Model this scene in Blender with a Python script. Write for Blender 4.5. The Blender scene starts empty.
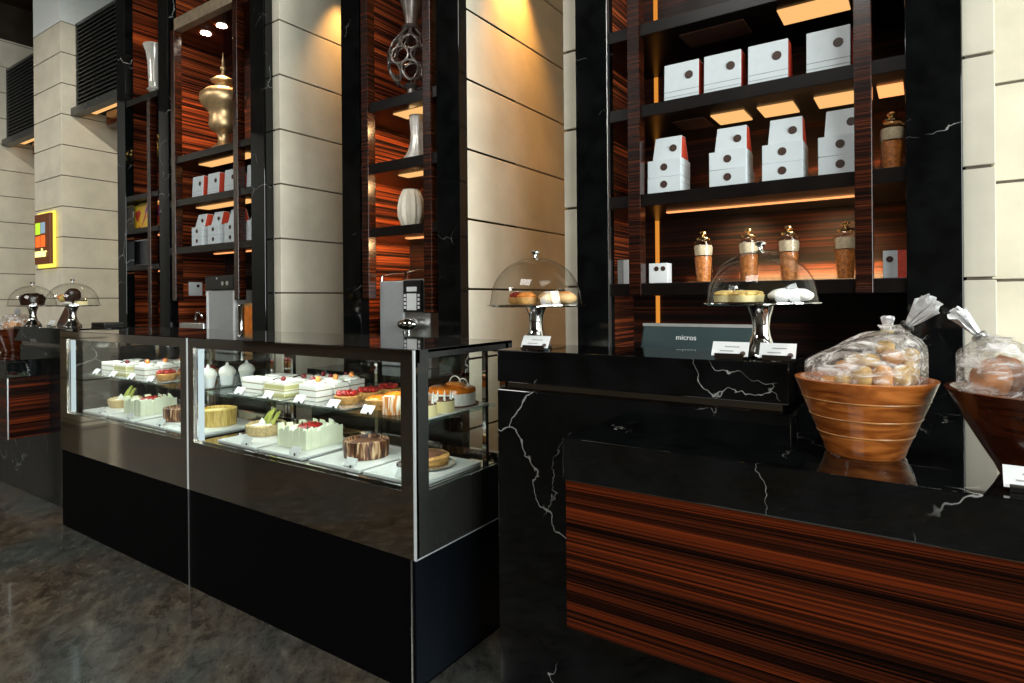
import bpy, math, random
from mathutils import Vector, Matrix, noise
random.seed(7)
R = math.radians
SC = bpy.context.scene
COL = SC.collection

# ------------------------------------------------------------------ materials
def new_mat(name):
    m = bpy.data.materials.new(name); m.use_nodes = True
    nt = m.node_tree; nt.nodes.clear()
    out = nt.nodes.new('ShaderNodeOutputMaterial')
    return m, nt, out

def N(nt, typ, **kw):
    n = nt.nodes.new(typ)
    for k, v in kw.items():
        if k in n.inputs: n.inputs[k].default_value = v
        else: setattr(n, k, v)
    return n

def L(nt, a, b): nt.links.new(a, b)

def ramp(nt, fac, stops, interp='LINEAR'):
    r = N(nt, 'ShaderNodeValToRGB'); r.color_ramp.interpolation = interp
    el = r.color_ramp.elements
    while len(el) < len(stops): el.new(0.5)
    for e, (p, c) in zip(el, stops):
        e.position = p
        e.color = (c, c, c, 1) if isinstance(c, (int, float)) else (*c, 1)
    L(nt, fac, r.inputs[0]); return r

def schlick(nt, f0=0.04, f90=1.0, normal=None):
    """view-angle reflectance that is the same from both sides of a thin sheet"""
    lw = N(nt, 'ShaderNodeLayerWeight', Blend=0.5)
    if normal is not None: L(nt, normal, lw.inputs['Normal'])
    p = N(nt, 'ShaderNodeMath', operation='POWER'); L(nt, lw.outputs['Facing'], p.inputs[0]); p.inputs[1].default_value = 4.5
    m = N(nt, 'ShaderNodeMath', operation='MULTIPLY_ADD', use_clamp=True); L(nt, p.outputs[0], m.inputs[0]); m.inputs[1].default_value = f90 - f0; m.inputs[2].default_value = f0
    return m.outputs[0]

def coords(nt, scale=(1, 1, 1), local=False, rot=(0, 0, 0)):
    if local: src = N(nt, 'ShaderNodeTexCoord').outputs['Object']
    else: src = N(nt, 'ShaderNodeNewGeometry').outputs['Position']
    mp = N(nt, 'ShaderNodeMapping'); mp.inputs['Scale'].default_value = scale
    mp.inputs['Rotation'].default_value = rot
    L(nt, src, mp.inputs['Vector']); return mp.outputs[0]

def plain(name, color, rough=0.5, metal=0.0, spec=0.5, noise_amt=0.0, nscale=20, coat=0.0, emit=None, estr=0, bump=0.0, trans=0):
    m, nt, out = new_mat(name)
    b = N(nt, 'ShaderNodeBsdfPrincipled')
    b.inputs['Base Color'].default_value = (*color, 1)
    b.inputs['Roughness'].default_value = rough
    b.inputs['Metallic'].default_value = metal
    b.inputs['Specular IOR Level'].default_value = spec
    b.inputs['Coat Weight'].default_value = coat
    b.inputs['Coat Roughness'].default_value = 0.05
    if noise_amt > 0 or bump > 0:
        n = N(nt, 'ShaderNodeTexNoise', Scale=nscale, Detail=4.0)
        L(nt, coords(nt, local=True), n.inputs['Vector'])
        if noise_amt > 0:
            lo = tuple(c * (1 - noise_amt) for c in color); hi = tuple(min(1, c * (1 + noise_amt)) for c in color)
            r = ramp(nt, n.outputs['Fac'], [(0.3, lo), (0.7, hi)])
            L(nt, r.outputs[0], b.inputs['Base Color'])
        if bump > 0:
            bp = N(nt, 'ShaderNodeBump', Strength=bump, Distance=0.01)
            L(nt, n.outputs['Fac'], bp.inputs['Height']); L(nt, bp.outputs[0], b.inputs['Normal'])
    if emit:
        b.inputs['Emission Color'].default_value = (*emit, 1); b.inputs['Emission Strength'].default_value = estr
    L(nt, b.outputs[0], out.inputs[0]); return m

def emissive(name, color, s):
    m, nt, out = new_mat(name)
    e = N(nt, 'ShaderNodeEmission', Strength=s); e.inputs[0].default_value = (*color, 1)
    L(nt, e.outputs[0], out.inputs[0]); return m

def marble_black(name='black_marble', spec=0.5, ior=1.5, rough=0.05, vscale=1.0):
    m, nt, out = new_mat(name)
    p = coords(nt, (1, 1, 1), rot=(0.3, 0.5, 0.7))
    n1 = N(nt, 'ShaderNodeTexNoise', Scale=2.2, Detail=5.0, Roughness=0.6); L(nt, p, n1.inputs['Vector'])
    mx = N(nt, 'ShaderNodeMix', data_type='RGBA', blend_type='LINEAR_LIGHT')
    mx.inputs['Factor'].default_value = 0.22
    L(nt, p, mx.inputs[6]); L(nt, n1.outputs['Color'], mx.inputs[7])
    tot = None
    for sc, w, lo, hi in ((1.0 * vscale, 0.0010, .51, .57), (2.1 * vscale, 0.0012, .57, .65)):
        v = N(nt, 'ShaderNodeTexVoronoi', feature='DISTANCE_TO_EDGE', Scale=sc); L(nt, mx.outputs[2], v.inputs['Vector'])
        r = ramp(nt, v.outputs['Distance'], [(0.0, 1.0), (w * 1.0, 0.35), (w * 2.4, 0.0)])
        k = N(nt, 'ShaderNodeTexNoise', Scale=1.7 * sc, Detail=2.0); L(nt, p, k.inputs['Vector'])
        rk = ramp(nt, k.outputs['Fac'], [(lo, 0.0), (hi, 1.0)])
        mu = N(nt, 'ShaderNodeMath', operation='MULTIPLY'); L(nt, r.outputs[0], mu.inputs[0]); L(nt, rk.outputs[0], mu.inputs[1])
        if tot is None: tot = mu.outputs[0]
        else:
            ad = N(nt, 'ShaderNodeMath', operation='ADD', use_clamp=True); L(nt, tot, ad.inputs[0]); L(nt, mu.outputs[0], ad.inputs[1]); tot = ad.outputs[0]
    n3 = N(nt, 'ShaderNodeTexNoise', Scale=9.0, Detail=6.0); L(nt, p, n3.inputs['Vector'])
    base = ramp(nt, n3.outputs['Fac'], [(0.35, (.0015, .0018, .0019)), (0.75, (.0045, .0052, .0056))])
    c = N(nt, 'ShaderNodeMix', data_type='RGBA'); L(nt, tot, c.inputs['Factor'])
    L(nt, base.outputs[0], c.inputs[6]); c.inputs[7].default_value = (.38, .38, .36, 1)
    b = N(nt, 'ShaderNodeBsdfPrincipled', Roughness=rough, IOR=ior)
    b.inputs['Specular IOR Level'].default_value = spec
    L(nt, c.outputs[2], b.inputs['Base Color']); L(nt, b.outputs[0], out.inputs[0]); return m

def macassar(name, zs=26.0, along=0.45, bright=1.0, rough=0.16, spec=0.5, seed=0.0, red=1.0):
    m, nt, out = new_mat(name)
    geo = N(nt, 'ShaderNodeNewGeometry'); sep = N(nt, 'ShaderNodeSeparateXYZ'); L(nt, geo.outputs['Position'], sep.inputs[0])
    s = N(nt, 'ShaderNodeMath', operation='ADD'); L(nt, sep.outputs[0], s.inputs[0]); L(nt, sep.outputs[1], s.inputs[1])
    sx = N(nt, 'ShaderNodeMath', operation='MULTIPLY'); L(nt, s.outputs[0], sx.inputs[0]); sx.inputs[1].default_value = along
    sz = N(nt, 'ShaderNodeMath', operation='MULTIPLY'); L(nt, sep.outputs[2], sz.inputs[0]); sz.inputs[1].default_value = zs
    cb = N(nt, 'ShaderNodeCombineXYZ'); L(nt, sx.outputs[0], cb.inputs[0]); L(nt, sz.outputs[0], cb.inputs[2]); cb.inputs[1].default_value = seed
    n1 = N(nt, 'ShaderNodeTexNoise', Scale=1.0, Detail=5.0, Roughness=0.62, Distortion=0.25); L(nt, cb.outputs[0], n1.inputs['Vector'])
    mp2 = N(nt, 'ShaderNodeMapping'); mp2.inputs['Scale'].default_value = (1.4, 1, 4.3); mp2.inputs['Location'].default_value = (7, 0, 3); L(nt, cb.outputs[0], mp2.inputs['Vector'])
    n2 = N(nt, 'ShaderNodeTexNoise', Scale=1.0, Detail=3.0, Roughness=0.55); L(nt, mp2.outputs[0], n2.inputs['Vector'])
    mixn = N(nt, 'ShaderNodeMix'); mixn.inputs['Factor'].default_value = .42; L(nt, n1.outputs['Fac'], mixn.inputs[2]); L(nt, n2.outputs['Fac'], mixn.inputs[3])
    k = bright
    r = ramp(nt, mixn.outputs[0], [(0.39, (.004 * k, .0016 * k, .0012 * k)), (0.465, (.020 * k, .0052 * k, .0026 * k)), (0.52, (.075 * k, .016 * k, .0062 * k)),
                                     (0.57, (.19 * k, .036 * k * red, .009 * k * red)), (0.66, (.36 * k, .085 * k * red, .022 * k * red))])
    b = N(nt, 'ShaderNodeBsdfPrincipled', Roughness=rough); b.inputs['Specular IOR Level'].default_value = spec
    L(nt, r.outputs[0], b.inputs['Base Color']); L(nt, b.outputs[0], out.inputs[0]); return m

def stone_mat(name='cream_limestone', c=(.66, .61, .49)):
    m, nt, out = new_mat(name)
    p = coords(nt)
    n1 = N(nt, 'ShaderNodeTexNoise', Scale=2.2, Detail=5.0, Roughness=0.6); L(nt, p, n1.inputs['Vector'])
    r = ramp(nt, n1.outputs['Fac'], [(0.3, tuple(x * .84 for x in c)), (0.7, tuple(min(1, x * 1.09) for x in c))])
    n2 = N(nt, 'ShaderNodeTexNoise', Scale=40.0, Detail=4.0); L(nt, p, n2.inputs['Vector'])
    bp = N(nt, 'ShaderNodeBump', Strength=0.06, Distance=0.004); L(nt, n2.outputs['Fac'], bp.inputs['Height'])
    b = N(nt, 'ShaderNodeBsdfPrincipled', Roughness=0.5); b.inputs['Specular IOR Level'].default_value = 0.3
    L(nt, r.outputs[0], b.inputs['Base Color']); L(nt, bp.outputs[0], b.inputs['Normal']); L(nt, b.outputs[0], out.inputs[0]); return m

def floor_mat():
    m, nt, out = new_mat('dark_emperador_floor')
    p = coords(nt, (1, 1, 1), rot=(0, 0, R(38)))
    st = N(nt, 'ShaderNodeMapping'); st.inputs['Scale'].default_value = (1.0, 1.7, 1); L(nt, p, st.inputs['Vector'])
    n0 = N(nt, 'ShaderNodeTexNoise', Scale=1.1, Detail=4.0); L(nt, st.outputs[0], n0.inputs['Vector'])
    n1 = N(nt, 'ShaderNodeTexNoise', Scale=8.0, Detail=12.0, Roughness=0.76, Distortion=0.25); L(nt, st.outputs[0], n1.inputs['Vector'])
    r = ramp(nt, n1.outputs['Fac'], [(0.28, (.016, .016, .014)), (0.42, (.045, .043, .037)), (0.56, (.085, .080, .069)), (0.74, (.17, .16, .14))])
    tint = ramp(nt, n0.outputs['Fac'], [(0.40, (.85, .95, .98)), (0.65, (1.25, 1.0, .78))])
    mu = N(nt, 'ShaderNodeMix', data_type='RGBA', blend_type='MULTIPLY'); mu.inputs['Factor'].default_value = 1
    L(nt, r.outputs[0], mu.inputs[6]); L(nt, tint.outputs[0], mu.inputs[7])
    v = N(nt, 'ShaderNodeTexVoronoi', feature='DISTANCE_TO_EDGE', Scale=1.6)
    mx = N(nt, 'ShaderNodeMix', data_type='RGBA', blend_type='LINEAR_LIGHT'); mx.inputs['Factor'].default_value = 0.35
    L(nt, st.outputs[0], mx.inputs[6]); L(nt, n1.outputs['Color'], mx.inputs[7]); L(nt, mx.outputs[2], v.inputs['Vector'])
    vr = ramp(nt, v.outputs['Distance'], [(0.0, 1.0), (0.03, 0.0)])
    kk = ramp(nt, n0.outputs['Fac'], [(0.5, 0.0), (0.6, 1.0)])
    mm = N(nt, 'ShaderNodeMath', operation='MULTIPLY'); L(nt, vr.outputs[0], mm.inputs[0]); L(nt, kk.outputs[0], mm.inputs[1])
    c = N(nt, 'ShaderNodeMix', data_type='RGBA'); L(nt, mm.outputs[0], c.inputs['Factor']); L(nt, mu.outputs[2], c.inputs[6]); c.inputs[7].default_value = (.004, .004, .004, 1)
    b = N(nt, 'ShaderNodeBsdfPrincipled', Roughness=0.10); b.inputs['Specular IOR Level'].default_value = 0.6
    L(nt, c.outputs[2], b.inputs['Base Color']); L(nt, b.outputs[0], out.inputs[0]); return m

def thin_glass(name, tint=(.96, .98, .97), ior=1.45, mult=1.0, add=0.0):
    m, nt, out = new_mat(name)
    t = N(nt, 'ShaderNodeBsdfTransparent'); t.inputs[0].default_value = (*tint, 1)
    g = N(nt, 'ShaderNodeBsdfGlossy', Roughness=0.01)
    mx = N(nt, 'ShaderNodeMixShader'); L(nt, schlick(nt, .035, .8), mx.inputs[0]); L(nt, t.outputs[0], mx.inputs[1]); L(nt, g.outputs[0], mx.inputs[2])
    L(nt, mx.outputs[0], out.inputs[0]); return m

def dome_glass(name):
    m, nt, out = new_mat(name)
    t = N(nt, 'ShaderNodeBsdfTransparent')
    lw = N(nt, 'ShaderNodeLayerWeight', Blend=0.22)
    tc = ramp(nt, lw.outputs['Facing'], [(0.0, (.97, .97, .96)), (0.55, (.90, .90, .88)), (0.85, (.55, .54, .52)), (1.0, (.10, .10, .09))])
    L(nt, tc.outputs[0], t.inputs[0])
    g = N(nt, 'ShaderNodeBsdfGlossy', Roughness=0.02)
    mx = N(nt, 'ShaderNodeMixShader'); L(nt, schlick(nt, .05, .6), mx.inputs[0]); L(nt, t.outputs[0], mx.inputs[1]); L(nt, g.outputs[0], mx.inputs[2])
    L(nt, mx.outputs[0], out.inputs[0]); return m

def plastic_film(name):
    m, nt, out = new_mat(name)
    n = N(nt, 'ShaderNodeTexNoise', Scale=1.0, Detail=5.0, Roughness=.62, Distortion=1.2); L(nt, coords(nt, (9, 30, 34), local=True, rot=(0, R(38), 0)), n.inputs['Vector'])
    bp = N(nt, 'ShaderNodeBump', Strength=1.0, Distance=0.03); L(nt, n.outputs['Fac'], bp.inputs['Height'])
    t = N(nt, 'ShaderNodeBsdfTransparent'); t.inputs[0].default_value = (.95, .94, .92, 1)
    g = N(nt, 'ShaderNodeBsdfGlossy', Roughness=0.12); L(nt, bp.outputs[0], g.inputs['Normal'])
    d = N(nt, 'ShaderNodeBsdfTranslucent'); d.inputs[0].default_value = (.95, .95, .95, 1)
    d2 = N(nt, 'ShaderNodeBsdfDiffuse'); d2.inputs[0].default_value = (.95, .95, .95, 1)
    dm = N(nt, 'ShaderNodeMixShader'); dm.inputs[0].default_value = .65; L(nt, d.outputs[0], dm.inputs[1]); L(nt, d2.outputs[0], dm.inputs[2])
    m1 = N(nt, 'ShaderNodeMixShader'); L(nt, schlick(nt, .06, .8, bp.outputs[0]), m1.inputs[0]); L(nt, t.outputs[0], m1.inputs[1]); L(nt, g.outputs[0], m1.inputs[2])
    rk = ramp(nt, n.outputs['Fac'], [(0.46, 0.03), (0.55, 0.32), (0.63, 0.88)])  # white streaks painted in as highlights on the creased film
    m2 = N(nt, 'ShaderNodeMixShader'); L(nt, rk.outputs[0], m2.inputs[0]); L(nt, m1.outputs[0], m2.inputs[1]); L(nt, dm.outputs[0], m2.inputs[2])
    L(nt, m2.outputs[0], out.inputs[0]); return m

def bowl_wood(name, k=1.0, rough=.28, tint=(1, 1, 1)):
    m, nt, out = new_mat(name)
    p = coords(nt, (1.2, 1.2, 7), local=True, rot=(R(14), R(10), 0))
    n = N(nt, 'ShaderNodeTexNoise', Scale=5.0, Detail=6.0, Distortion=1.5); L(nt, p, n.inputs['Vector'])
    r = ramp(nt, n.outputs['Fac'], [(q, tuple(a * k * b for a, b in zip(c, tint))) for q, c in ((0.28, (.10, .025, .006)), (0.45, (.26, .085, .020)), (0.6, (.42, .16, .045)), (0.75, (.52, .23, .08)))])
    b = N(nt, 'ShaderNodeBsdfPrincipled', Roughness=rough); L(nt, r.outputs[0], b.inputs['Base Color']); b.inputs['Coat Weight'].default_value = .4
    L(nt, b.outputs[0], out.inputs[0]); return m

def layers_mat(name, cols, period, rough=.5):
    """horizontal cake layers by local height"""
    m, nt, out = new_mat(name)
    tc = N(nt, 'ShaderNodeTexCoord'); sp = N(nt, 'ShaderNodeSeparateXYZ'); L(nt, tc.outputs['Object'], sp.inputs[0])
    n = N(nt, 'ShaderNodeTexNoise', Scale=60.0, Detail=2.0); L(nt, tc.outputs['Object'], n.inputs['Vector'])
    a = N(nt, 'ShaderNodeMath', operation='MULTIPLY_ADD'); L(nt, n.outputs['Fac'], a.inputs[0]); a.inputs[1].default_value = .004; L(nt, sp.outputs[2], a.inputs[2])
    q = N(nt, 'ShaderNodeMath', operation='DIVIDE'); L(nt, a.outputs[0], q.inputs[0]); q.inputs[1].default_value = period
    fr = N(nt, 'ShaderNodeMath', operation='FRACT'); L(nt, q.outputs[0], fr.inputs[0])
    r = ramp(nt, fr.outputs[0], cols, 'CONSTANT')
    b = N(nt, 'ShaderNodeBsdfPrincipled', Roughness=rough); L(nt, r.outputs[0], b.inputs['Base Color'])
    L(nt, b.outputs[0], out.inputs[0]); return m

def vstripe_mat(name, cols, freq, rough=.4):
    """stripes running around a round cake (by angle)"""
    m, nt, out = new_mat(name)
    tc = N(nt, 'ShaderNodeTexCoord'); sp = N(nt, 'ShaderNodeSeparateXYZ'); L(nt, tc.outputs['Object'], sp.inputs[0])
    at = N(nt, 'ShaderNodeMath', operation='ARCTAN2'); L(nt, sp.outputs[1], at.inputs[0]); L(nt, sp.outputs[0], at.inputs[1])
    mu = N(nt, 'ShaderNodeMath', operation='MULTIPLY'); L(nt, at.outputs[0], mu.inputs[0]); mu.inputs[1].default_value = freq
    sz = N(nt, 'ShaderNodeMath', operation='MULTIPLY'); L(nt, sp.outputs[2], sz.inputs[0]); sz.inputs[1].default_value = 9.0
    cb = N(nt, 'ShaderNodeCombineXYZ'); L(nt, mu.outputs[0], cb.inputs[0]); L(nt, sz.outputs[0], cb.inputs[1])
    n = N(nt, 'ShaderNodeTexNoise', Scale=1.0, Detail=3.0, Distortion=.4); L(nt, cb.outputs[0], n.inputs['Vector'])
    r = ramp(nt, n.outputs['Fac'], cols)
    b = N(nt, 'ShaderNodeBsdfPrincipled', Roughness=rough); L(nt, r.outputs[0], b.inputs['Base Color'])
    L(nt, b.outputs[0], out.inputs[0]); return m

WARM = (1.0, .60, .22)
MT = dict(
    marble=marble_black(), marble_top=marble_black('black_marble_polished_top', spec=.5, ior=1.62, rough=.03),
    marble_col=marble_black('black_marble_column', vscale=.8),
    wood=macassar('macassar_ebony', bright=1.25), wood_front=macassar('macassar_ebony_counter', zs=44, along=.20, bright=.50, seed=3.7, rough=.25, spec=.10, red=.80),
    wood_back=macassar('macassar_ebony_back', zs=30, bright=.46, seed=1.3, rough=.5),  # same veneer darkened, shade of the bays put into the colour
    wood_side_lit=macassar('macassar_ebony_side_lit', zs=34, along=.35, bright=1.9, seed=1.3, rough=.25),  # brighter copy of the veneer, downlight glow painted into the side panels
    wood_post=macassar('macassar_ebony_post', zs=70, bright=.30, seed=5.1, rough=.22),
    shelf=plain('dark_shelf_veneer', (.005, .0035, .003), .28, spec=.22, noise_amt=.4, nscale=8),
    stone=stone_mat(), groove=plain('stone_joint', (.12, .10, .075), .8, noise_amt=.2),
    plaster=plain('pale_plaster', (.72, .76, .74), .7, noise_amt=.03), plaster_grey=plain('grey_render', (.30, .30, .28), .5, noise_amt=.05),
    floor=floor_mat(), ceil=plain('dark_timber_ceiling', (.028, .016, .008), .45, noise_amt=.5, nscale=3),
    lacquer=plain('black_lacquer', (.0015, .0015, .0017), .6, spec=.04, noise_amt=.1),
    lacquer_side=plain('blue_black_lacquer', (.004, .006, .009), .35, spec=.4, noise_amt=.1),
    steel=plain('mirror_steel', (.60, .58, .55), .04, 1.0, noise_amt=.02), steel_dark=plain('dark_mirror_steel', (.42, .38, .34), .05, 1.0, noise_amt=.05, nscale=3),
    chrome=plain('polished_chrome', (.72, .72, .71), .06, 1.0, noise_amt=.02), brushed=plain('brushed_steel', (.62, .63, .63), .3, 1.0, noise_amt=.04, nscale=60),
    satin=plain('satin_silver', (.50, .53, .54), .45, .55, noise_amt=.03),
    darkglass=plain('dark_glass_top', (.035, .036, .034), .03, spec=.9, noise_amt=.05),
    pane=thin_glass('clear_pane'), pane_shelf=thin_glass('green_shelf_glass', (.80, .90, .86), 1.5), dome=dome_glass('dome_glass'),
    jar=dome_glass('jar_glass'), film=plastic_film('cellophane_film'),
    bag_tail=plain('gathered_film', (.85, .86, .86), .25, noise_amt=.25, nscale=40, bump=.8),
    white_card=plain('white_card', (.80, .82, .82), .55, noise_amt=.02), print_grey=plain('grey_print', (.35, .35, .34), .6, noise_amt=.1),
    box_white=plain('white_boxboard', (.62, .68, .70), .5, noise_amt=.03), box_red=plain('red_boxboard', (.52, .05, .022), .5, noise_amt=.25, nscale=60),
    seal=plain('brown_seal', (.040, .014, .006), .5, noise_amt=.5, nscale=150), seam=plain('box_seam', (.22, .24, .25), .6, noise_amt=.05),
    led_warm=emissive('warm_light_panel', (1.0, .52, .18), 1.05), led_dim=emissive('dim_warm_strip', (1.0, .36, .12), 1.6), led_spot=emissive('downlight_lens', (1.0, .86, .68), 30.0),
    led_strip=emissive('amber_led_strip', (1.0, .36, .05), .75), led_white=emissive('cool_led_tube', (.80, .95, 1.0), .95),
    bright_trim=plain('bright_steel_trim', (.62, .64, .65), .35, .2, noise_amt=.02), dark_render=plain('dark_grey_render', (.09, .088, .075), .6, noise_amt=.1), rail=plain('pale_lit_rail', (.26, .20, .13), .35, noise_amt=.25, nscale=12), led_up=emissive('amber_uplight', (1.0, .60, .24), 5.0), led_off=plain('unlit_diffuser', (.05, .02, .012), .4, noise_amt=.1),
    sign_face=plain('brown_sign_face', (.10, .028, .008), .4, noise_amt=.1, emit=(.35, .08, .01), estr=.15), sign_glow=emissive('sign_edge_glow', (1.0, .80, .12), 1.3),
    sg_green=emissive('sign_green', (.55, .85, .05), 1.2), sg_grey=emissive('sign_blue_grey', (.35, .5, .6), .9), sg_orange=emissive('sign_orange', (1.0, .16, .03), 1.3), sg_yellow=emissive('sign_yellow', (1.0, .85, .25), 2.4),
    gold=plain('brushed_gold', (.80, .55, .29), .42, .9, noise_amt=.12, nscale=30), goldlid=plain('gold_cap', (.85, .62, .30), .2, 1.0, noise_amt=.05),
    silver=plain('hammered_silver', (.86, .84, .78), .32, .45, noise_amt=.15, nscale=30), pewter=plain('grey_openwork_metal', (.22, .19, .17), .35, .7, noise_amt=.2),
    cream_vase=plain('ivory_glaze', (.75, .68, .55), .25, noise_amt=.05), trumpet=plain('pearl_glass', (.66, .64, .58), .15, .3, noise_amt=.05),
    candy=plain('candied_peel', (.95, .23, .05), .4, noise_amt=.6, nscale=70, bump=.6), candy_pale=plain('pale_sugar', (.85, .68, .45), .5, noise_amt=.25, nscale=50),
    teal=plain('teal_grey_plastic', (.018, .045, .047), .38, noise_amt=.06), black=plain('black_plastic', (.008, .008, .008), .35, noise_amt=.1), white=plain('white_plastic', (.82, .83, .82), .4, noise_amt=.01),
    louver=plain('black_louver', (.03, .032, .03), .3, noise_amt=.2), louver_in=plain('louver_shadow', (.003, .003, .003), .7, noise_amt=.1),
    olive=bowl_wood('acacia_bowl_wood', 1.2, tint=(1.1, .88, .6)), redwood=bowl_wood('dark_red_bowl_wood', .20, .2, (1.1, .62, .6)),
    board=plain('white_board', (.74, .76, .74), .3, noise_amt=.02), tray=plain('steel_tray', (.62, .64, .63), .2, .8, noise_amt=.03),
    cream=plain('whipped_cream', (.90, .88, .80), .5, noise_amt=.05, nscale=60, bump=.3), choc_white=plain('white_chocolate_shard', (.80, .84, .64), .4, noise_amt=.05),
    berry=plain('red_berry_glaze', (.32, .016, .012), .15, noise_amt=.55, nscale=70, bump=.6), cherry=plain('dark_cherry', (.16, .012, .012), .15, noise_amt=.3), straw=plain('orange_fruit', (.80, .28, .06), .25, noise_amt=.3, nscale=50),
    crust=plain('golden_pastry', (.58, .30, .085), .55, noise_amt=.35, nscale=70, bump=.5), nut=plain('chopped_nuts', (.62, .46, .22), .6, noise_amt=.4, nscale=120, bump=.8),
    pista=plain('pistachio_stick', (.42, .46, .10), .5, noise_amt=.3, nscale=80), choc=plain('dark_chocolate', (.020, .008, .004), .25, noise_amt=.3),
    cocoa=plain('cocoa_top', (.14, .055, .025), .6, noise_amt=.2), orange_glaze=plain('orange_glaze', (.80, .20, .016), .12, noise_amt=.35, nscale=12),
    cheese=plain('cheesecake', (.82, .70, .36), .5, noise_amt=.08), bread=plain('bread_crust', (.68, .32, .09), .5, noise_amt=.4, nscale=14, bump=.3), bread_mid=plain('golden_bread', (.82, .48, .17), .5, noise_amt=.45, nscale=18, bump=.3), bread_pale=plain('pale_bread', (.78, .50, .22), .55, noise_amt=.25, nscale=16, bump=.3),
    flatbread=plain('seeded_flatbread', (.46, .17, .045), .55, noise_amt=.55, nscale=30, bump=.4), crumble=plain('yellow_crumble', (.70, .50, .16), .6, noise_amt=.3, nscale=70, bump=.8),
    inlay=plain('tan_inlay', (.50, .22, .07), .3, noise_amt=.3), tie_gold=plain('gold_tie', (.7, .5, .12), .3, .6, noise_amt=.1), colour_tin=None, choco_gold=plain('polished_brass', (.75, .50, .12), .2, 1.0, noise_amt=.1),  # brass tone shared by globe vase, cup and tin lid
    white_layer=layers_mat('white_layer_cake', [(0, (.86, .85, .78)), (.62, (.30, .24, .15)), (.80, (.86, .85, .78))], .030),
    green_layer=layers_mat('pistachio_layer_cake', [(0, (.56, .52, .22)), (.45, (.86, .84, .70)), (.75, (.45, .36, .14)), (.86, (.80, .78, .56))], .040),
    choc_wall=vstripe_mat('striped_chocolate_collar', [(.42, (.040, .013, .006)), (.53, (.17, .06, .025)), (.60, (.55, .35, .19)), (.70, (.78, .60, .38))], 5.5),
    yellow_wall=vstripe_mat('yellow_biscuit_collar', [(.35, (.40, .24, .05)), (.55, (.66, .45, .12)), (.7, (.72, .55, .22))], 9.0),
    drip_wall=vstripe_mat('orange_drip_collar', [(.42, (.58, .16, .02)), (.52, (.72, .30, .05)), (.57, (.9, .84, .7)), (.7, (.9, .86, .76))], 5.0),
)
def tin_mat():
    m, nt, out = new_mat('printed_tin')
    v = N(nt, 'ShaderNodeTexVoronoi', Scale=9.0); L(nt, coords(nt, local=True), v.inputs['Vector'])
    hs = N(nt, 'ShaderNodeSeparateColor'); L(nt, v.outputs['Color'], hs.inputs[0])
    r = ramp(nt, hs.outputs[0], [(0, (.75, .45, .03)), (.35, (.8, .6, .05)), (.55, (.5, .05, .03)), (.75, (.2, .02, .25)), (.9, (.7, .3, .05))], 'CONSTANT')
    b = N(nt, 'ShaderNodeBsdfPrincipled', Roughness=.3); L(nt, r.outputs[0], b.inputs['Base Color']); L(nt, b.outputs[0], out.inputs[0]); return m
MT['colour_tin'] = tin_mat()

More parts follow.
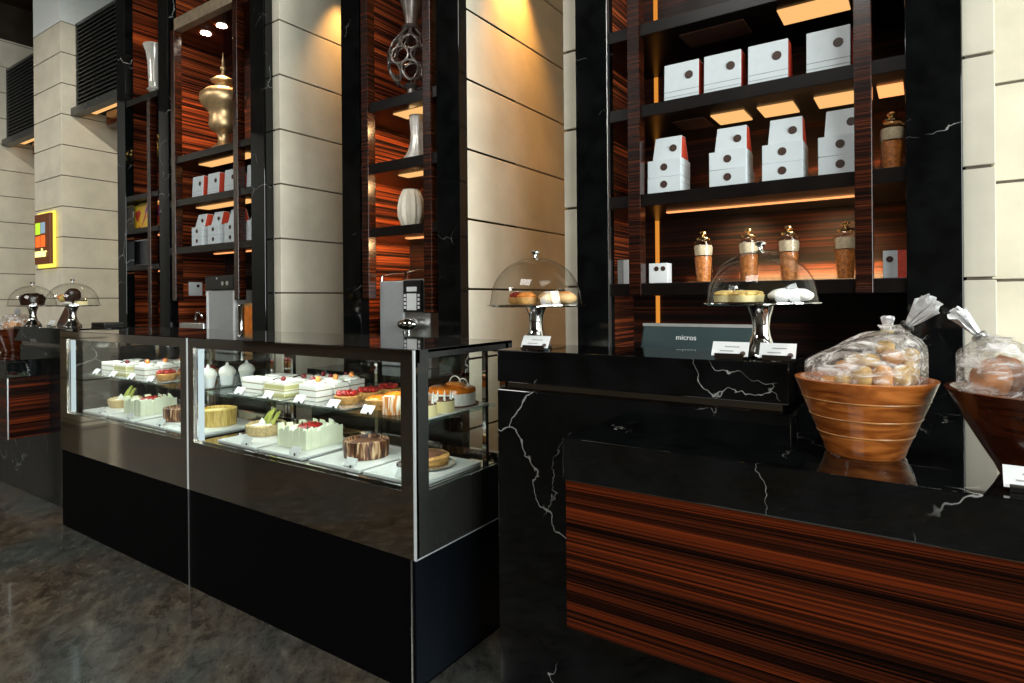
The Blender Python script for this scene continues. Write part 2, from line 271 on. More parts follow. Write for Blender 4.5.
# ------------------------------------------------------------------ mesh helpers
class MB:
    def __init__(s): s.v = []; s.f = []
    def add(s, vs, fs):
        o = len(s.v); s.v += [tuple(v) for v in vs]; s.f += [tuple(i + o for i in f) for f in fs]; return s
    def box(s, x0, x1, y0, y1, z0, z1):
        return s.add([(x0, y0, z0), (x1, y0, z0), (x1, y1, z0), (x0, y1, z0), (x0, y0, z1), (x1, y0, z1), (x1, y1, z1), (x0, y1, z1)],
                     [(0, 3, 2, 1), (4, 5, 6, 7), (0, 1, 5, 4), (1, 2, 6, 5), (2, 3, 7, 6), (3, 0, 4, 7)])
    def hexa(s, p): # 8 points, bottom 4 ccw, top 4 ccw
        return s.add(p, [(0, 3, 2, 1), (4, 5, 6, 7), (0, 1, 5, 4), (1, 2, 6, 5), (2, 3, 7, 6), (3, 0, 4, 7)])
    def lathe(s, prof, n=40, c=(0, 0, 0), wob=None):
        vs = []; fs = []
        for j, (r, z) in enumerate(prof):
            for i in range(n):
                a = 2 * math.pi * i / n
                k = r * (wob(a, j) if wob else 1)
                vs.append((c[0] + k * math.cos(a), c[1] + k * math.sin(a), c[2] + z))
        for j in range(len(prof) - 1):
            for i in range(n):
                k = (i + 1) % n
                fs.append((j * n + i, j * n + k, (j + 1) * n + k, (j + 1) * n + i))
        m = len(prof)
        if prof[0][0] > 1e-5: fs.append(tuple(range(n - 1, -1, -1)))
        if prof[-1][0] > 1e-5: fs.append(tuple((m - 1) * n + i for i in range(n)))
        return s.add(vs, fs)
    def cyl(s, c, r, z0, z1, n=28): return s.lathe([(r, z0), (r, z1)], n, (c[0], c[1], 0))
    def tube(s, pts, r, n=8, cap=True):
        pts = [Vector(p) for p in pts]; vs = []; fs = []
        rad = r if isinstance(r, (list, tuple)) else [r] * len(pts)
        ref = Vector((0.13, 0.31, .94))
        for j, p in enumerate(pts):
            t = (pts[min(j + 1, len(pts) - 1)] - pts[max(j - 1, 0)]).normalized()
            a = t.cross(ref)
            if a.length < 1e-3: a = t.cross(Vector((1, 0, 0)))
            a.normalize(); b = t.cross(a)
            for i in range(n):
                g = 2 * math.pi * i / n
                vs.append(p + (a * math.cos(g) + b * math.sin(g)) * rad[j])
        for j in range(len(pts) - 1):
            for i in range(n):
                k = (i + 1) % n; fs.append((j * n + i, j * n + k, (j + 1) * n + k, (j + 1) * n + i))
        if cap: fs.append(tuple(range(n - 1, -1, -1))); fs.append(tuple((len(pts) - 1) * n + i for i in range(n)))
        return s.add(vs, fs)
    def blob(s, c, r, nu=20, nv=12, amp=0.0, fr=3.0, seed=0, fn=None):
        vs = []; fs = []
        for j in range(nv + 1):
            th = math.pi * j / nv
            for i in range(nu):
                ph = 2 * math.pi * i / nu
                d = Vector((math.sin(th) * math.cos(ph), math.sin(th) * math.sin(ph), -math.cos(th)))
                k = 1 + amp * noise.noise(d * fr + Vector((seed, seed * .7, 0)))
                p = Vector((d.x * r[0] * k, d.y * r[1] * k, d.z * r[2] * k))
                if fn: p = fn(p, d)
                vs.append(p + Vector(c))
        for j in range(nv):
            for i in range(nu):
                k = (i + 1) % nu; fs.append((j * nu + i, j * nu + k, (j + 1) * nu + k, (j + 1) * nu + i))
        return s.add(vs, fs)
    def rot(s, M):
        s.v = [tuple(M @ Vector(v)) for v in s.v]; return s
    def off(s, d): s.v = [(v[0] + d[0], v[1] + d[1], v[2] + d[2]) for v in s.v]; return s

def wloc(o):
    p = Vector((0, 0, 0))
    while o is not None: p += o.location; o = o.parent
    return p

def obj(name, mb, mat, parent=None, smooth=False, bevel=0.0, world=True, label=None):
    """world=True: mb is in world coordinates; shifted into the parent's frame"""
    off = wloc(parent) if (parent is not None and world) else Vector((0, 0, 0))
    me = bpy.data.meshes.new(name)
    me.from_pydata([(v[0] - off.x, v[1] - off.y, v[2] - off.z) for v in mb.v], [], mb.f)
    me.validate(); me.update()
    if smooth:
        me.polygons.foreach_set('use_smooth', [True] * len(me.polygons)); me.set_sharp_from_angle(angle=R(40))
    me.materials.append(MT[mat] if isinstance(mat, str) else mat)
    o = bpy.data.objects.new(name, me); COL.objects.link(o)
    if parent is not None: o.parent = parent
    if bevel > 0:
        b = o.modifiers.new('edge', 'BEVEL'); b.width = bevel; b.segments = 2; b.limit_method = 'ANGLE'; b.angle_limit = R(40)
    if label: o['label'] = label
    return o

def tag(o, label, cat, group=None):
    o['label'] = label; o['category'] = cat
    if group: o['group'] = group
    return o

def thing(name, label, cat, loc=(0, 0, 0), group=None):
    o = bpy.data.objects.new(name, None); COL.objects.link(o); o.location = loc; o.empty_display_size = .05
    return tag(o, label, cat, group)

def struct(name, mb, mat, bevel=0.0, smooth=False):
    o = obj(name, mb, mat, bevel=bevel, smooth=smooth); o['kind'] = 'structure'; return o

def dup(root, loc, label, rotz=None, group=None, scale=None):
    def cp(o, parent):
        c = o.copy(); COL.objects.link(c)
        if parent is not None: c.parent = parent; c.matrix_parent_inverse = o.matrix_parent_inverse.copy()
        for ch in list(o.children): cp(ch, c)
        return c
    r = cp(root, None); r.location = loc; r['label'] = label
    if rotz is not None: r.rotation_euler = (0, 0, rotz)
    if group: r['group'] = group
    if scale: r.scale = (scale,) * 3
    return r

class Kit:
    """first use places the prototype, later uses copy it"""
    def __init__(s, make): s.make = make; s.p = None; s.used = False
    def put(s, loc, label, rotz=0.0, group=None, scale=None):
        if s.p is None:
            s.p = s.make(); o = s.p; o.location = loc; o['label'] = label; o.rotation_euler = (0, 0, rotz)
            if group: o['group'] = group
            if scale: o.scale = (scale,) * 3
            return o
        return dup(s.p, loc, label, rotz, group, scale or 1.0)

def text_mesh(body, size, depth=0.0):
    cu = bpy.data.curves.new('lettering', 'FONT'); cu.body = body; cu.size = size; cu.align_x = 'CENTER'; cu.align_y = 'CENTER'; cu.extrude = depth
    t = bpy.data.objects.new('lettering', cu); COL.objects.link(t)
    bpy.context.view_layer.update()
    me = bpy.data.meshes.new_from_object(t.evaluated_get(bpy.context.evaluated_depsgraph_get()))
    mb = MB(); mb.v = [tuple(v.co) for v in me.vertices]; mb.f = [tuple(p.vertices) for p in me.polygons]
    bpy.data.objects.remove(t); bpy.data.curves.remove(cu); bpy.data.meshes.remove(me)
    return mb

# ------------------------------------------------------------------ camera
F, YAW, ROLL, CX, CY, H = 609.7, .5953, -.0083, 512.0, 299.3, 1.45
cam = bpy.data.cameras.new('camera'); co = bpy.data.objects.new('camera', cam); COL.objects.link(co)
fw = Vector((-math.sin(YAW), math.cos(YAW), 0)); rt = Vector((math.cos(YAW), math.sin(YAW), 0)); up = Vector((0, 0, 1))
rt, up = math.cos(ROLL) * rt + math.sin(ROLL) * up, math.cos(ROLL) * up - math.sin(ROLL) * rt
Mx = Matrix((rt, up, -fw)).transposed().to_4x4(); Mx.translation = (0, 0, H)
co.matrix_world = Mx
cam.sensor_width = 36.0; cam.sensor_fit = 'HORIZONTAL'; cam.lens = F * 36.0 / 1024.0
cam.shift_x = 0.0; cam.shift_y = -(341.5 - CY) / 1024.0
cam.clip_start = .05; cam.clip_end = 100
SC.camera = co

# ------------------------------------------------------------------ the setting
ZC = 7.2
struct('floor', MB().box(-19, 7, -9, 7, -.1, 0), 'floor')
struct('ceiling', MB().box(-19, 7, -9, 7, ZC, ZC + .15), 'ceil')
J0, JS = 1.525, .494
def stone_block(name, x0, x1, y0, y1, z0=0.0, z1=ZC, gap=.014, dep=.014):
    mb = MB(); core = MB()
    k = math.floor((z0 - J0) / JS); z = J0 + k * JS
    while z < z1:
        a = max(z0, z + gap / 2); b = min(z1, z + JS - gap / 2)
        if b > a + .01: mb.box(x0, x1, y0, y1, a, b)
        z += JS
    core.box(x0 + dep, x1 - dep, y0 + dep, y1 - dep, z0, z1)
    o = struct(name, mb, 'stone', bevel=.004)
    c = obj('joint_core', core, 'groove', o)
    return o
YP = 3.39
stone_block('wall_left', -4.916, -4.81, YP, 5.5)
stone_block('wall_left_recess', -4.81, -3.70, 5.3, 5.5)
stone_block('wall_center', -2.84, -2.662, YP, 5.5)
stone_block('wall_center_recess', -2.662, -1.86, 5.3, 5.5)
stone_block('wall_right', -1.889, -1.754, YP, 5.5)
stone_block('wall_right_end', .142, .26, YP, 4.3)
stone_block('wall_right_back', .26, 3.2, 3.92, 4.2)
stone_block('wall_far_left', -7.9, -7.757, YP, 5.7)
stone_block('wall_lobby', -12.555, -11.43, 4.05, 5.7, z1=5.975)
struct('trim_1', MB().box(-12.555, -11.43, 4.05, 5.7, 5.975, ZC), 'plaster')
stone_block('wall_lobby_far', -15.6, -14.55, 4.05, 5.7, z1=6.5)
struct('trim_2', MB().box(-15.6, -14.55, 4.05, 5.7, 6.5, ZC), 'ceil')
struct('wall_back_left', MB().box(-19, -7.757, 5.7, 5.85, 0, ZC), 'stone')
struct('wall_cabinet_back', MB().box(-7.757, .142, 5.5, 5.65, 0, ZC), 'ceil')
struct('trim_3', MB().box(-19, -11.9, 3.2, 3.5, 6.78, ZC), 'ceil')
stone_block('wall_added_pier', -8.9, -8.2, -.1, .2)  # unseen pier, added for its pale reflection in the left case
# lobby side behind the camera: panelled wall with tall windows, and a glazed street side
def window_wall(axis, pos, a0, a1, wins, mat, nm):
    mb = MB(); prev = a0; t = .25
    def bx(p0, p1, z0, z1):
        if p1 - p0 < .01 or z1 - z0 < .01: return
        if axis == 'X': mb.box(pos, pos + t, p0, p1, z0, z1)
        else: mb.box(p0, p1, pos - t, pos, z0, z1)
    for (w0, w1, z0, z1) in wins:
        bx(prev, w0, 0, ZC); bx(w0, w1, 0, z0); bx(w0, w1, z1, ZC); prev = w1
    bx(prev, a1, 0, ZC)
    struct(nm, mb, mat)
def window(n, axis, pos, w0, w1, z0, z1, nm=2):
    mb = MB(); gl = MB(); s = .05
    def bx(m, p0, p1, q0, q1, d=.06):
        if axis == 'X': m.box(pos + .08, pos + .08 + d, p0, p1, q0, q1)
        else: m.box(p0, p1, pos - .08 - d, pos - .08, q0, q1)
    bx(mb, w0, w0 + s, z0, z1); bx(mb, w1 - s, w1, z0, z1); bx(mb, w0, w1, z0, z0 + s); bx(mb, w0, w1, z1 - s, z1)
    for i in range(1, nm + 1):
        c = w0 + (w1 - w0) * i / (nm + 1); bx(mb, c - s / 2, c + s / 2, z0, z1)
    f = struct('window_%d' % n, mb, 'black')
    bx(gl, w0, w1, z0, z1, .01); g = obj('pane', gl, 'pane', f)
WS = [(-5.5, -1.2, .3, 5.0), (-.7, 2.6, .3, 5.0)]
window_wall('X', 6.6, -9, 7, WS, 'stone', 'wall_street')
for i, w in enumerate(WS): window(i + 1, 'X', 6.6, *w)
WB = []
window_wall('Y', -8.6, -19, 7, WB, 'ceil', 'wall_lobby_front')
for i, w in enumerate(WB): window(i + 3, 'Y', -8.6, *w)
struct('wall_lobby_end', MB().box(-19.2, -19, -9, 7, 0, ZC), 'dark_render')
stone_block('wall_lobby_end_pier', -18.99, -18.6, -4.6, -3.1)

# ------------------------------------------------------------------ built-in cabinets
W = 3.3; YB = 4.0
def cabinet(name, label, x0, x1, colw, colL, shelves, posts, panels, strips=(), back_to=ZC, trim=False, colR=True):
    r = thing(name, label, 'cabinet', ((x0 + x1) / 2, W, 0))
    P = lambda nm, mb, mat, **k: obj(nm, mb, mat, r, **k)
    if colL: P('column', MB().box(x0, x0 + colw, W, W + .09, 0, ZC).box(x0, x0 + .05, W + .09, YB, 0, ZC), 'marble_col', bevel=.003)
    if colR: P('column', MB().box(x1 - colw, x1, W, W + .09, 0, ZC).box(x1 - .05, x1, W + .09, YB, 0, ZC), 'marble_col', bevel=.003)
    if trim: P('edge_trim', MB().box(x0 + colw, x0 + colw + .005, W - .002, W + .03, .9, ZC), 'brushed')
    xi0, xi1 = x0 + (.05 if colL else .0), x1 - .05
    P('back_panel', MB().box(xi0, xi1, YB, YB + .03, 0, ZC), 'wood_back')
    P('side_panel', MB().box(xi0, xi0 + .02, W + .09, YB, 0, ZC), 'wood_side_lit')
    P('base_unit', MB().box(x0 + .01, x1 - .01, 2.98, YB, 0, .90), 'lacquer')
    P('worktop', MB().box(x0, x1, 2.95, YB, .90, .94), 'marble')
    for (z, t) in shelves:
        s = P('shelf', MB().box(xi0 + .02, xi1, W + .012, YB, z - t, z), 'shelf', bevel=.003)
        for (pz, a, b, y0, y1, mt) in panels:
            if abs(pz - z) < .01:
                P2 = obj('light_panel', MB().box(a, b, y0, y1, z - t - .008, z - t - .001), mt, s)
    for (a, b, za, zb) in posts:
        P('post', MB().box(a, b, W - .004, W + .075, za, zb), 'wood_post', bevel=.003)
    for (a, b, y0, y1, za, zb, mt) in strips:
        P('led_strip', MB().box(a, b, y0, y1, za, zb), mt)
    return r
cab_right = cabinet('shelving_cabinet', 'tall black marble and dark striped wood cabinet at right holding white boxes and glass jars', -1.754, .139, .207, True,
    [(1.535, .07), (2.045, .07), (2.555, .07), (3.02, .07)],
    [(-1.416, -1.343, 1.465, ZC), (-.272, -.199, 1.465, ZC)],
    [(2.555, -1.22, -1.04, 3.5, 3.71, 'led_off'), (2.555, -1.00, -.82, 3.5, 3.71, 'led_warm'), (2.555, -.75, -.57, 3.5, 3.71, 'led_warm'), (2.555, -.47, -.29, 3.5, 3.71, 'led_warm'),
     (3.02, -.63, -.31, 3.42, 3.62, 'led_warm'), (3.02, -1.15, -.8, 3.42, 3.62, 'led_off'), (2.045, -1.3, -.30, 3.60, 3.63, 'led_dim'), (2.555, -.19, -.08, 3.5, 3.7, 'led_dim')],
    trim=True, strips=[(-1.518, -1.493, YB - .012, YB - .001, .95, ZC, 'led_strip'), (-1.30, -.1, YB - .03, YB - .004, 1.537, 1.55, 'led_up'), (-1.05, -.1, YB - .03, YB - .004, 2.047, 2.06, 'led_up')])
cab_mid = cabinet('shelving_cabinet', 'narrow black marble and dark wood cabinet with vases between two stone recesses', -3.877, -2.664, .207, True,
    [(2.01, .07), (2.51, .08), (2.985, .08)],
    [(-3.645, -3.572, 1.465, ZC), (-3.0, -2.927, 1.356, ZC)],
    [(2.985, -3.42, -2.98, 3.42, 3.58, 'led_warm'), (2.51, -3.40, -2.98, 3.45, 3.56, 'led_warm'), (2.01, -3.38, -2.98, 3.5, 3.55, 'led_dim')],
    strips=[(-2.905, -2.885, YB - .012, YB - .001, .95, ZC, 'led_strip')])
cab_left = cabinet('shelving_cabinet', 'wide black marble and wood cabinet at left with gold urn above rows of boxes', -6.80, -4.916, .207, True,
    [(2.02, .07), (2.515, .07), (2.965, .07)],
    [(-6.535, -6.46, 1.465, 4.29), (-5.40, -5.327, 1.465, ZC)],
    [(2.965, -6.30, -5.42, 3.46, 3.60, 'led_warm'), (2.515, -6.36, -5.42, 3.46, 3.60, 'led_warm'), (2.02, -6.1, -5.42, 3.5, 3.54, 'led_dim'), (2.515, -5.30, -5.1, 3.46, 3.6, 'led_warm'), (2.965, -5.30, -5.1, 3.46, 3.6, 'led_warm')],
    strips=[(-5.16, -5.14, YB - .012, YB - .001, .95, ZC, 'led_strip')])
obj('rail', MB().box(-6.46, -5.40, W - .004, W + .075, 4.28, 4.40), 'rail', cab_left, bevel=.003)  # pale rail colour includes the light falling on the wood
sof = obj('soffit', MB().box(-6.73, -4.97, W + .075, YB, 4.28, 4.32), 'wood', cab_left)
for x in (-6.25, -5.95):
    obj('downlight', MB().lathe([(.05, 0), (.05, .006)], 20, (x, 3.52, 4.272)), 'led_spot', sof)
cab_nar = cabinet('shelving_cabinet', 'narrow far left cabinet of black marble holding a trumpet vase and tins', -7.756, -6.80, .2, True,
    [(1.87, .06), (2.285, .06), (2.66, .06), (3.75, .07)],
    [(-7.05, -6.985, .94, 3.68)],
    [(2.66, -7.25, -7.0, 3.48, 3.6, 'led_warm'), (2.285, -7.3, -7.0, 3.5, 3.56, 'led_dim'), (1.87, -7.3, -7.0, 3.5, 3.56, 'led_dim')], colR=False)

# ------------------------------------------------------------------ ventilation louvres and sign in the far left recesses
def louver_box(label, x0, x1, y, z0, z1):
    r = thing('louvered_vent_box', label, 'vent', ((x0 + x1) / 2, y, z0))
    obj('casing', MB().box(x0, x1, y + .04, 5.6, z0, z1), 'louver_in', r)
    fr = MB().box(x0, x1, y, y + .05, z1 - .05, z1).box(x0, x0 + .04, y, y + .05, z0, z1)
    obj('frame', fr, 'louver', r)
    sl = MB(); n = 20
    for i in range(n):
        z = z0 + .06 + (z1 - z0 - .14) * i / (n - 1)
        sl.hexa([(x0 + .04, y, z - .035), (x1, y, z - .035), (x1, y + .05, z + .005), (x0 + .04, y + .05, z + .005), (x0 + .04, y, z - .027), (x1, y, z - .027), (x1, y + .05, z + .015), (x0 + .04, y + .05, z + .015)])
    obj('slats', sl, 'louver', r)
    obj('bottom_lip', MB().box(x0 - .02, x1, y - .07, y + .06, z0 - .12, z0), 'louver', r)
    obj('light_strip', MB().box(x0 + .08, x1, y + .10, y + .26, z0 - .035, z0 - .005), 'led_warm', r)
    obj('underside_board', MB().box(x0 + .35, x1, y + .30, 5.6, z0 - .26, z0 - .04), 'wood', r)
louver_box('black louvered vent box with warm light strip beside the narrow cabinet', -11.41, -7.92, 4.25, 4.60, 5.99)
louver_box('black louvered vent box at the far left edge beyond the lobby pillar', -14.53, -12.58, 4.25, 4.57, 5.93)

sg = thing('wall_sign', 'brown backlit sign with coloured tiles on the grey stone pillar', 'sign', (-12.05, 4.04, 2.56))
obj('glow_edge', MB().box(-12.30, -11.60, 4.0, 4.03, 2.03, 2.95), 'sign_glow', sg, bevel=.02)
obj('face', MB().box(-12.26, -11.64, 3.95, 3.999, 2.09, 2.91), 'sign_face', sg, bevel=.01)
def rr(x0, x1, z0, z1): return MB().box(x0, x1, 3.94, 3.952, z0, z1)
obj('tile', rr(-12.20, -12.02, 2.58, 2.77), 'sg_green', sg, bevel=.02, label='green tile')
obj('tile', rr(-11.98, -11.82, 2.59, 2.77), 'sg_grey', sg, bevel=.02, label='blue grey tile')
obj('tile', rr(-12.20, -12.02, 2.37, 2.55), 'sg_orange', sg, bevel=.02, label='orange tile')
obj('tile', rr(-11.98, -11.82, 2.37, 2.56), 'sg_orange', sg, bevel=.02, label='orange tile')
tm = text_mesh('mular', .20, .006).rot(Matrix.Rotation(R(90), 4, 'X')).off((-11.99, 3.944, 2.27))
obj('lettering', tm, 'sg_yellow', sg, label='yellow lettering')

# ------------------------------------------------------------------ service counters
def counter(name, label, xe, s, length, sl=.967, sd=2.10):
    """xe: outer end beside the display cases, s: +1 runs right, -1 runs left"""
    r = thing(name, label, 'counter', (xe + s * .6, 2.0, 0))
    def bx(a, b, y0, y1, z0, z1):
        p, q = sorted((xe + s * a, xe + s * b)); return MB().box(p, q, y0, y1, z0, z1)
    P = lambda nm, mb, mat, bv=.003: obj(nm, mb, mat, r, bevel=bv)
    P('end_pillar', bx(0, .97, 1.78, 2.33, 0, 1.130), 'marble')
    P('neck', bx(.025, sl - .022, 1.81, sd - .02, 1.130, 1.157), 'steel_dark', 0)
    P('upper_slab', bx(0, sl, 1.78, sd, 1.157, 1.27), 'marble_top')
    P('worktop', bx(.406, length, 1.53, 2.335, .932, 1.052), 'marble_top')
    P('plinth', bx(.97, length, 1.78, 2.33, 0, .932), 'marble')
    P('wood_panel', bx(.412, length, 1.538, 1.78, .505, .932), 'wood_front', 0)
    P('metal_trim', bx(.412, length, 1.535, 1.78, .9295, .932), 'steel_dark', 0)
    if s < 0: P('corner_trim', bx(.409, .415, 1.534, 1.54, .505, .93), 'brushed', 0)
counter('service_counter', 'black marble counter with dark striped wood front at right', -1.272, 1, 2.9)
counter('service_counter', 'black marble counter with striped wood panel at far left beyond the display case', -4.86, -1, 3.6, 1.10, 2.27)

# ------------------------------------------------------------------ pastry display cases
CY0, CY1, CT = 1.642, 2.25, 1.266
def display_case(label, x0, x1, right_end):
    r = thing('pastry_display_case', label, 'display case', ((x0 + x1) / 2, (CY0 + CY1) / 2, 0))
    P = lambda nm, mb, mat, **k: obj(nm, mb, mat, r, **k)
    xk = x1 - (.022 if right_end else .004)
    P('base', MB().box(x0 + .004, xk, CY0 + .006, CY1, 0, .493), 'lacquer')
    if right_end: P('base_end_panel', MB().box(xk - .004, xk + .004, CY0 + .02, CY1, .01, .49), 'lacquer_side')
    P('base_strip', MB().box(xk - .004, xk + .001, CY0 + .001, CY0 + .006, .0, .493), 'brushed')
    P('front_panel', MB().box(x0, x1, CY0, CY0 + .02, .497, .742), 'steel_dark')
    fl = .055 if right_end else .15
    fl = .052
    P('top_band', MB().box(x0, x1, CY0, CY0 + .03, 1.218, CT), 'steel_dark')
    fw_l = .10 if not right_end else .052
    pl = MB().box(x0, x0 + fw_l, CY0, CY0 + .018, .742, 1.218)
    P('frame_post', pl, 'steel_dark')
    P('frame_post', MB().box(x1 - .07, x1, CY0, CY0 + .018, .742, 1.218), 'steel_dark')
    P('edge_trim', MB().box(x1 - .006, x1 + .001, CY0 - .003, CY0 + .006, .497, CT), 'bright_trim')
    if right_end: P('lower_edge_trim', MB().box(x1 - .002, x1 + .001, CY0, CY1, .494, .499), 'bright_trim')
    P('led_tube', MB().box(x0 + fw_l + .004, x0 + fw_l + .03, CY0 + .022, CY0 + .04, .75, 1.21), 'led_white')
    P('led_tube', MB().box(x0 + .1, x1 - .1, CY0 + .034, CY0 + .052, 1.226, 1.242), 'led_white')
    P('top_panel', MB().box(x0, x1, CY0 + .004, CY1 + .03, CT - .012, CT), 'darkglass')
    P('front_glass', MB().box(x0 + fw_l, x1 - .07, CY0 + .006, CY0 + .012, .742, 1.218), 'pane')
    if right_end:
        P('end_panel', MB().box(x1 - .02, x1, CY0 + .02, CY1, .497, .735), 'darkglass')
        P('end_post', MB().box(x1 - .02, x1, CY0 + .018, CY0 + .075, .735, CT - .012), 'darkglass')
        P('end_band', MB().box(x1 - .02, x1, CY0 + .075, CY1 + .03, 1.232, CT - .002), 'darkglass')
        P('end_glass', MB().box(x1 - .012, x1 - .006, CY0 + .075, CY1 - .03, .735, 1.232), 'pane')
    P('deck', MB().box(x0 + .02, x1 - .022, CY0 + .02, CY1 - .02, .70, .737), 'steel_dark')
    P('deck_front_rail', MB().box(x0 + .02, x1 - .022, CY0 + .022, CY0 + .035, .737, .75), 'chrome')
    P('glass_shelf', MB().box(x0 + .03, x1 - .03, CY0 + .06, CY1 - .06, .978, .988), 'pane_shelf')
    for fx in (.06, .5, .94):
        P('shelf_post', MB().box(x0 + (x1 - x0) * fx - .01, x0 + (x1 - x0) * fx + .01, CY1 - .06, CY1 - .04, .737, 1.25), 'chrome')
    fr = MB()
    for fx in (0.0, .47, .978): fr.box(x0 + (x1 - x0) * fx, x0 + (x1 - x0) * fx + .03, CY1 - .02, CY1, .50, CT - .012)
    fr.box(x0, x1, CY1 - .02, CY1, .50, .76).box(x0, x1, CY1 - .02, CY1, 1.215, CT - .012)
    P('back_frame', fr, 'steel_dark')
    P('sliding_glass', MB().box(x0 + .03, x1 - .03, CY1 - .013, CY1 - .008, .76, 1.215), 'pane')
    for k, y in enumerate((1.80, 2.05)):
        ld = bpy.data.lights.new('case_light', 'AREA'); ld.shape = 'RECTANGLE'; ld.size = (x1 - x0) - .15; ld.size_y = .04; ld.energy = 5.0; ld.color = (.93, 1.0, .96)
        lo = bpy.data.objects.new('case_light', ld); COL.objects.link(lo); lo.location = ((x0 + x1) / 2, y - .06, 1.21 if k == 0 else .972)
        if k == 1: ld.energy = 2.3; lo.location.y = 1.86
    return r
XM = -3.112
display_case('left glass pastry case with mirrored frame, next to the far left counter', -4.682, XM, False)
display_case('right glass pastry case with mirrored frame, nearest the camera and front counter', XM + .003, -1.546, True)

# ------------------------------------------------------------------ pastries
ZD, ZS = .737, .9886
def k_board():
    r = thing('cake_board', 'x', 'board'); obj('slab', MB().box(-.16, .16, -.19, .19, 0, .016), 'board', r, bevel=.004)
    return r
def k_tart():
    r = thing('nut_tart', 'x', 'tart')
    obj('shell', MB().lathe([(.088, 0), (.098, .018), (.102, .05), (.094, .056), (.086, .042), (0, .040)], 40, wob=lambda a, j: 1 + .012 * math.sin(a * 24)), 'nut', r, True, world=False)
    obj('filling', MB().lathe([(.086, .041), (.05, .05), (0, .052)], 30), 'cream', r, True, world=False)
    mb = MB()
    for i in range(5):
        x = -.03 + .022 * i; mb.tube([(x, .01 * (i % 2), .05), (x + .035, .02, .11 + .012 * (i % 3))], .008, 6)
    obj('pistachio_sticks', mb, 'pista', r, True, world=False)
    lat = MB()
    for i in range(5): lat.tube([(.03 + .012 * i, .03, .05), (.055 + .012 * i, .03, .125)], .0022, 5)
    for i in range(4): lat.tube([(.035 + .008 * i, .03, .065 + .018 * i), (.095 + .004 * i, .03, .06 + .018 * i)], .0022, 5)
    obj('chocolate_lattice', lat, 'choc', r, world=False)
    obj('cream_peak', MB().lathe([(.022, .05), (.014, .068), (0, .088)], 14, (.01, -.03, 0)), 'cream', r, True, world=False)
    return r
def k_square():
    r = thing('square_cake', 'x', 'cake')
    obj('cake_body', MB().box(-.097, .097, -.097, .097, 0, .084), 'choc_white', r, bevel=.006, world=False)
    mb = MB(); rnd = random.Random(4); n = 8
    for side in range(4):
        for i in range(n):
            a = -.1 + .2 * i / n; w = .034; h = .078 + rnd.random() * .03; t = rnd.uniform(.0, .006)
            pts = MB().box(a, a + w, -.104 - t, -.098 - t, 0, h)
            pts.v[4] = (pts.v[4][0], pts.v[4][1], h - rnd.random() * .02); pts.v[7] = (pts.v[7][0], pts.v[7][1], pts.v[4][2])
            pts.rot(Matrix.Rotation(side * math.pi / 2, 4, 'Z')); mb.add(pts.v, pts.f)
    obj('chocolate_shards', mb, 'choc_white', r, world=False)
    obj('berry_topping', MB().blob((0, 0, .088), (.06, .06, .014), 20, 8, .25, 5), 'berry', r, True, world=False)
    ds = MB()
    for x, y in ((-.03, -.03), (.03, .0), (0, -.05), (.05, -.06)): ds.hexa([(x, y, .08), (x + .012, y, .08), (x + .012, y + .003, .08), (x, y + .003, .08), (x + .005, y, .112), (x + .007, y, .112), (x + .007, y + .003, .112), (x + .005, y + .003, .112)])
    obj('chocolate_spikes', ds, 'choc', r, world=False)
    return r
def k_round():
    r = thing('chocolate_collar_cake', 'x', 'cake')
    obj('collar', MB().lathe([(.098, 0), (.102, .068), (.100, .074), (.084, .076), (.080, .062)], 48, wob=lambda a, j: 1 + .01 * math.sin(a * 17)), 'choc_wall', r, True, world=False)
    obj('cocoa_top', MB().lathe([(.082, .060), (.05, .065), (0, .066)], 40), 'cocoa', r, True, world=False)
    return r
def k_yellow():
    r = thing('biscuit_collar_cake', 'x', 'cake')
    obj('collar', MB().lathe([(.098, 0), (.10, .09), (.085, .094), (.082, .08)], 48, wob=lambda a, j: 1 + .02 * abs(math.sin(a * 14))), 'yellow_wall', r, True, world=False)
    obj('top', MB().lathe([(.085, .078), (0, .084)], 40), 'cheese', r, True, world=False)
    return r
def k_flat():
    r = thing('flat_tart', 'x', 'tart')
    obj('cake_plate', MB().lathe([(.10, 0), (.125, .006), (.12, .008), (0, .008)], 40), 'tray', r, True, world=False)
    obj('crust', MB().lathe([(.09, .008), (.10, .02), (.10, .04), (.09, .046), (0, .042)], 40, wob=lambda a, j: 1 + .012 * math.sin(a * 20)), 'crust', r, True, world=False)
    obj('glazed_top', MB().blob((0, 0, .044), (.082, .082, .010), 30, 8, .3, 7), 'cocoa', r, True, world=False)
    return r
def k_wslice():
    r = thing('cream_slice', 'x', 'cake slice')
    obj('layers', MB().box(-.085, .085, -.045, .045, 0, .066), 'white_layer', r, bevel=.003, world=False)
    obj('cream_top', MB().box(-.085, .085, -.045, .045, .066, .073), 'cream', r, bevel=.003, world=False)
    return r
def k_gslice():
    r = thing('pistachio_slice', 'x', 'cake slice')
    obj('layers', MB().box(-.08, .08, -.05, .05, 0, .068), 'green_layer', r, bevel=.003, world=False)
    obj('cream_top', MB().box(-.08, .08, -.05, .05, .068, .074), 'cream', r, bevel=.003, world=False)
    obj('cherry', MB().blob((.03, -.02, .084), (.013, .013, .013), 12, 8), 'cherry', r, True, world=False)
    obj('chocolate_curl', MB().tube([(-.04, -.03, .076), (-.02, -.01, .084), (.0, .0, .078)], .004, 6), 'choc', r, True, world=False)
    return r
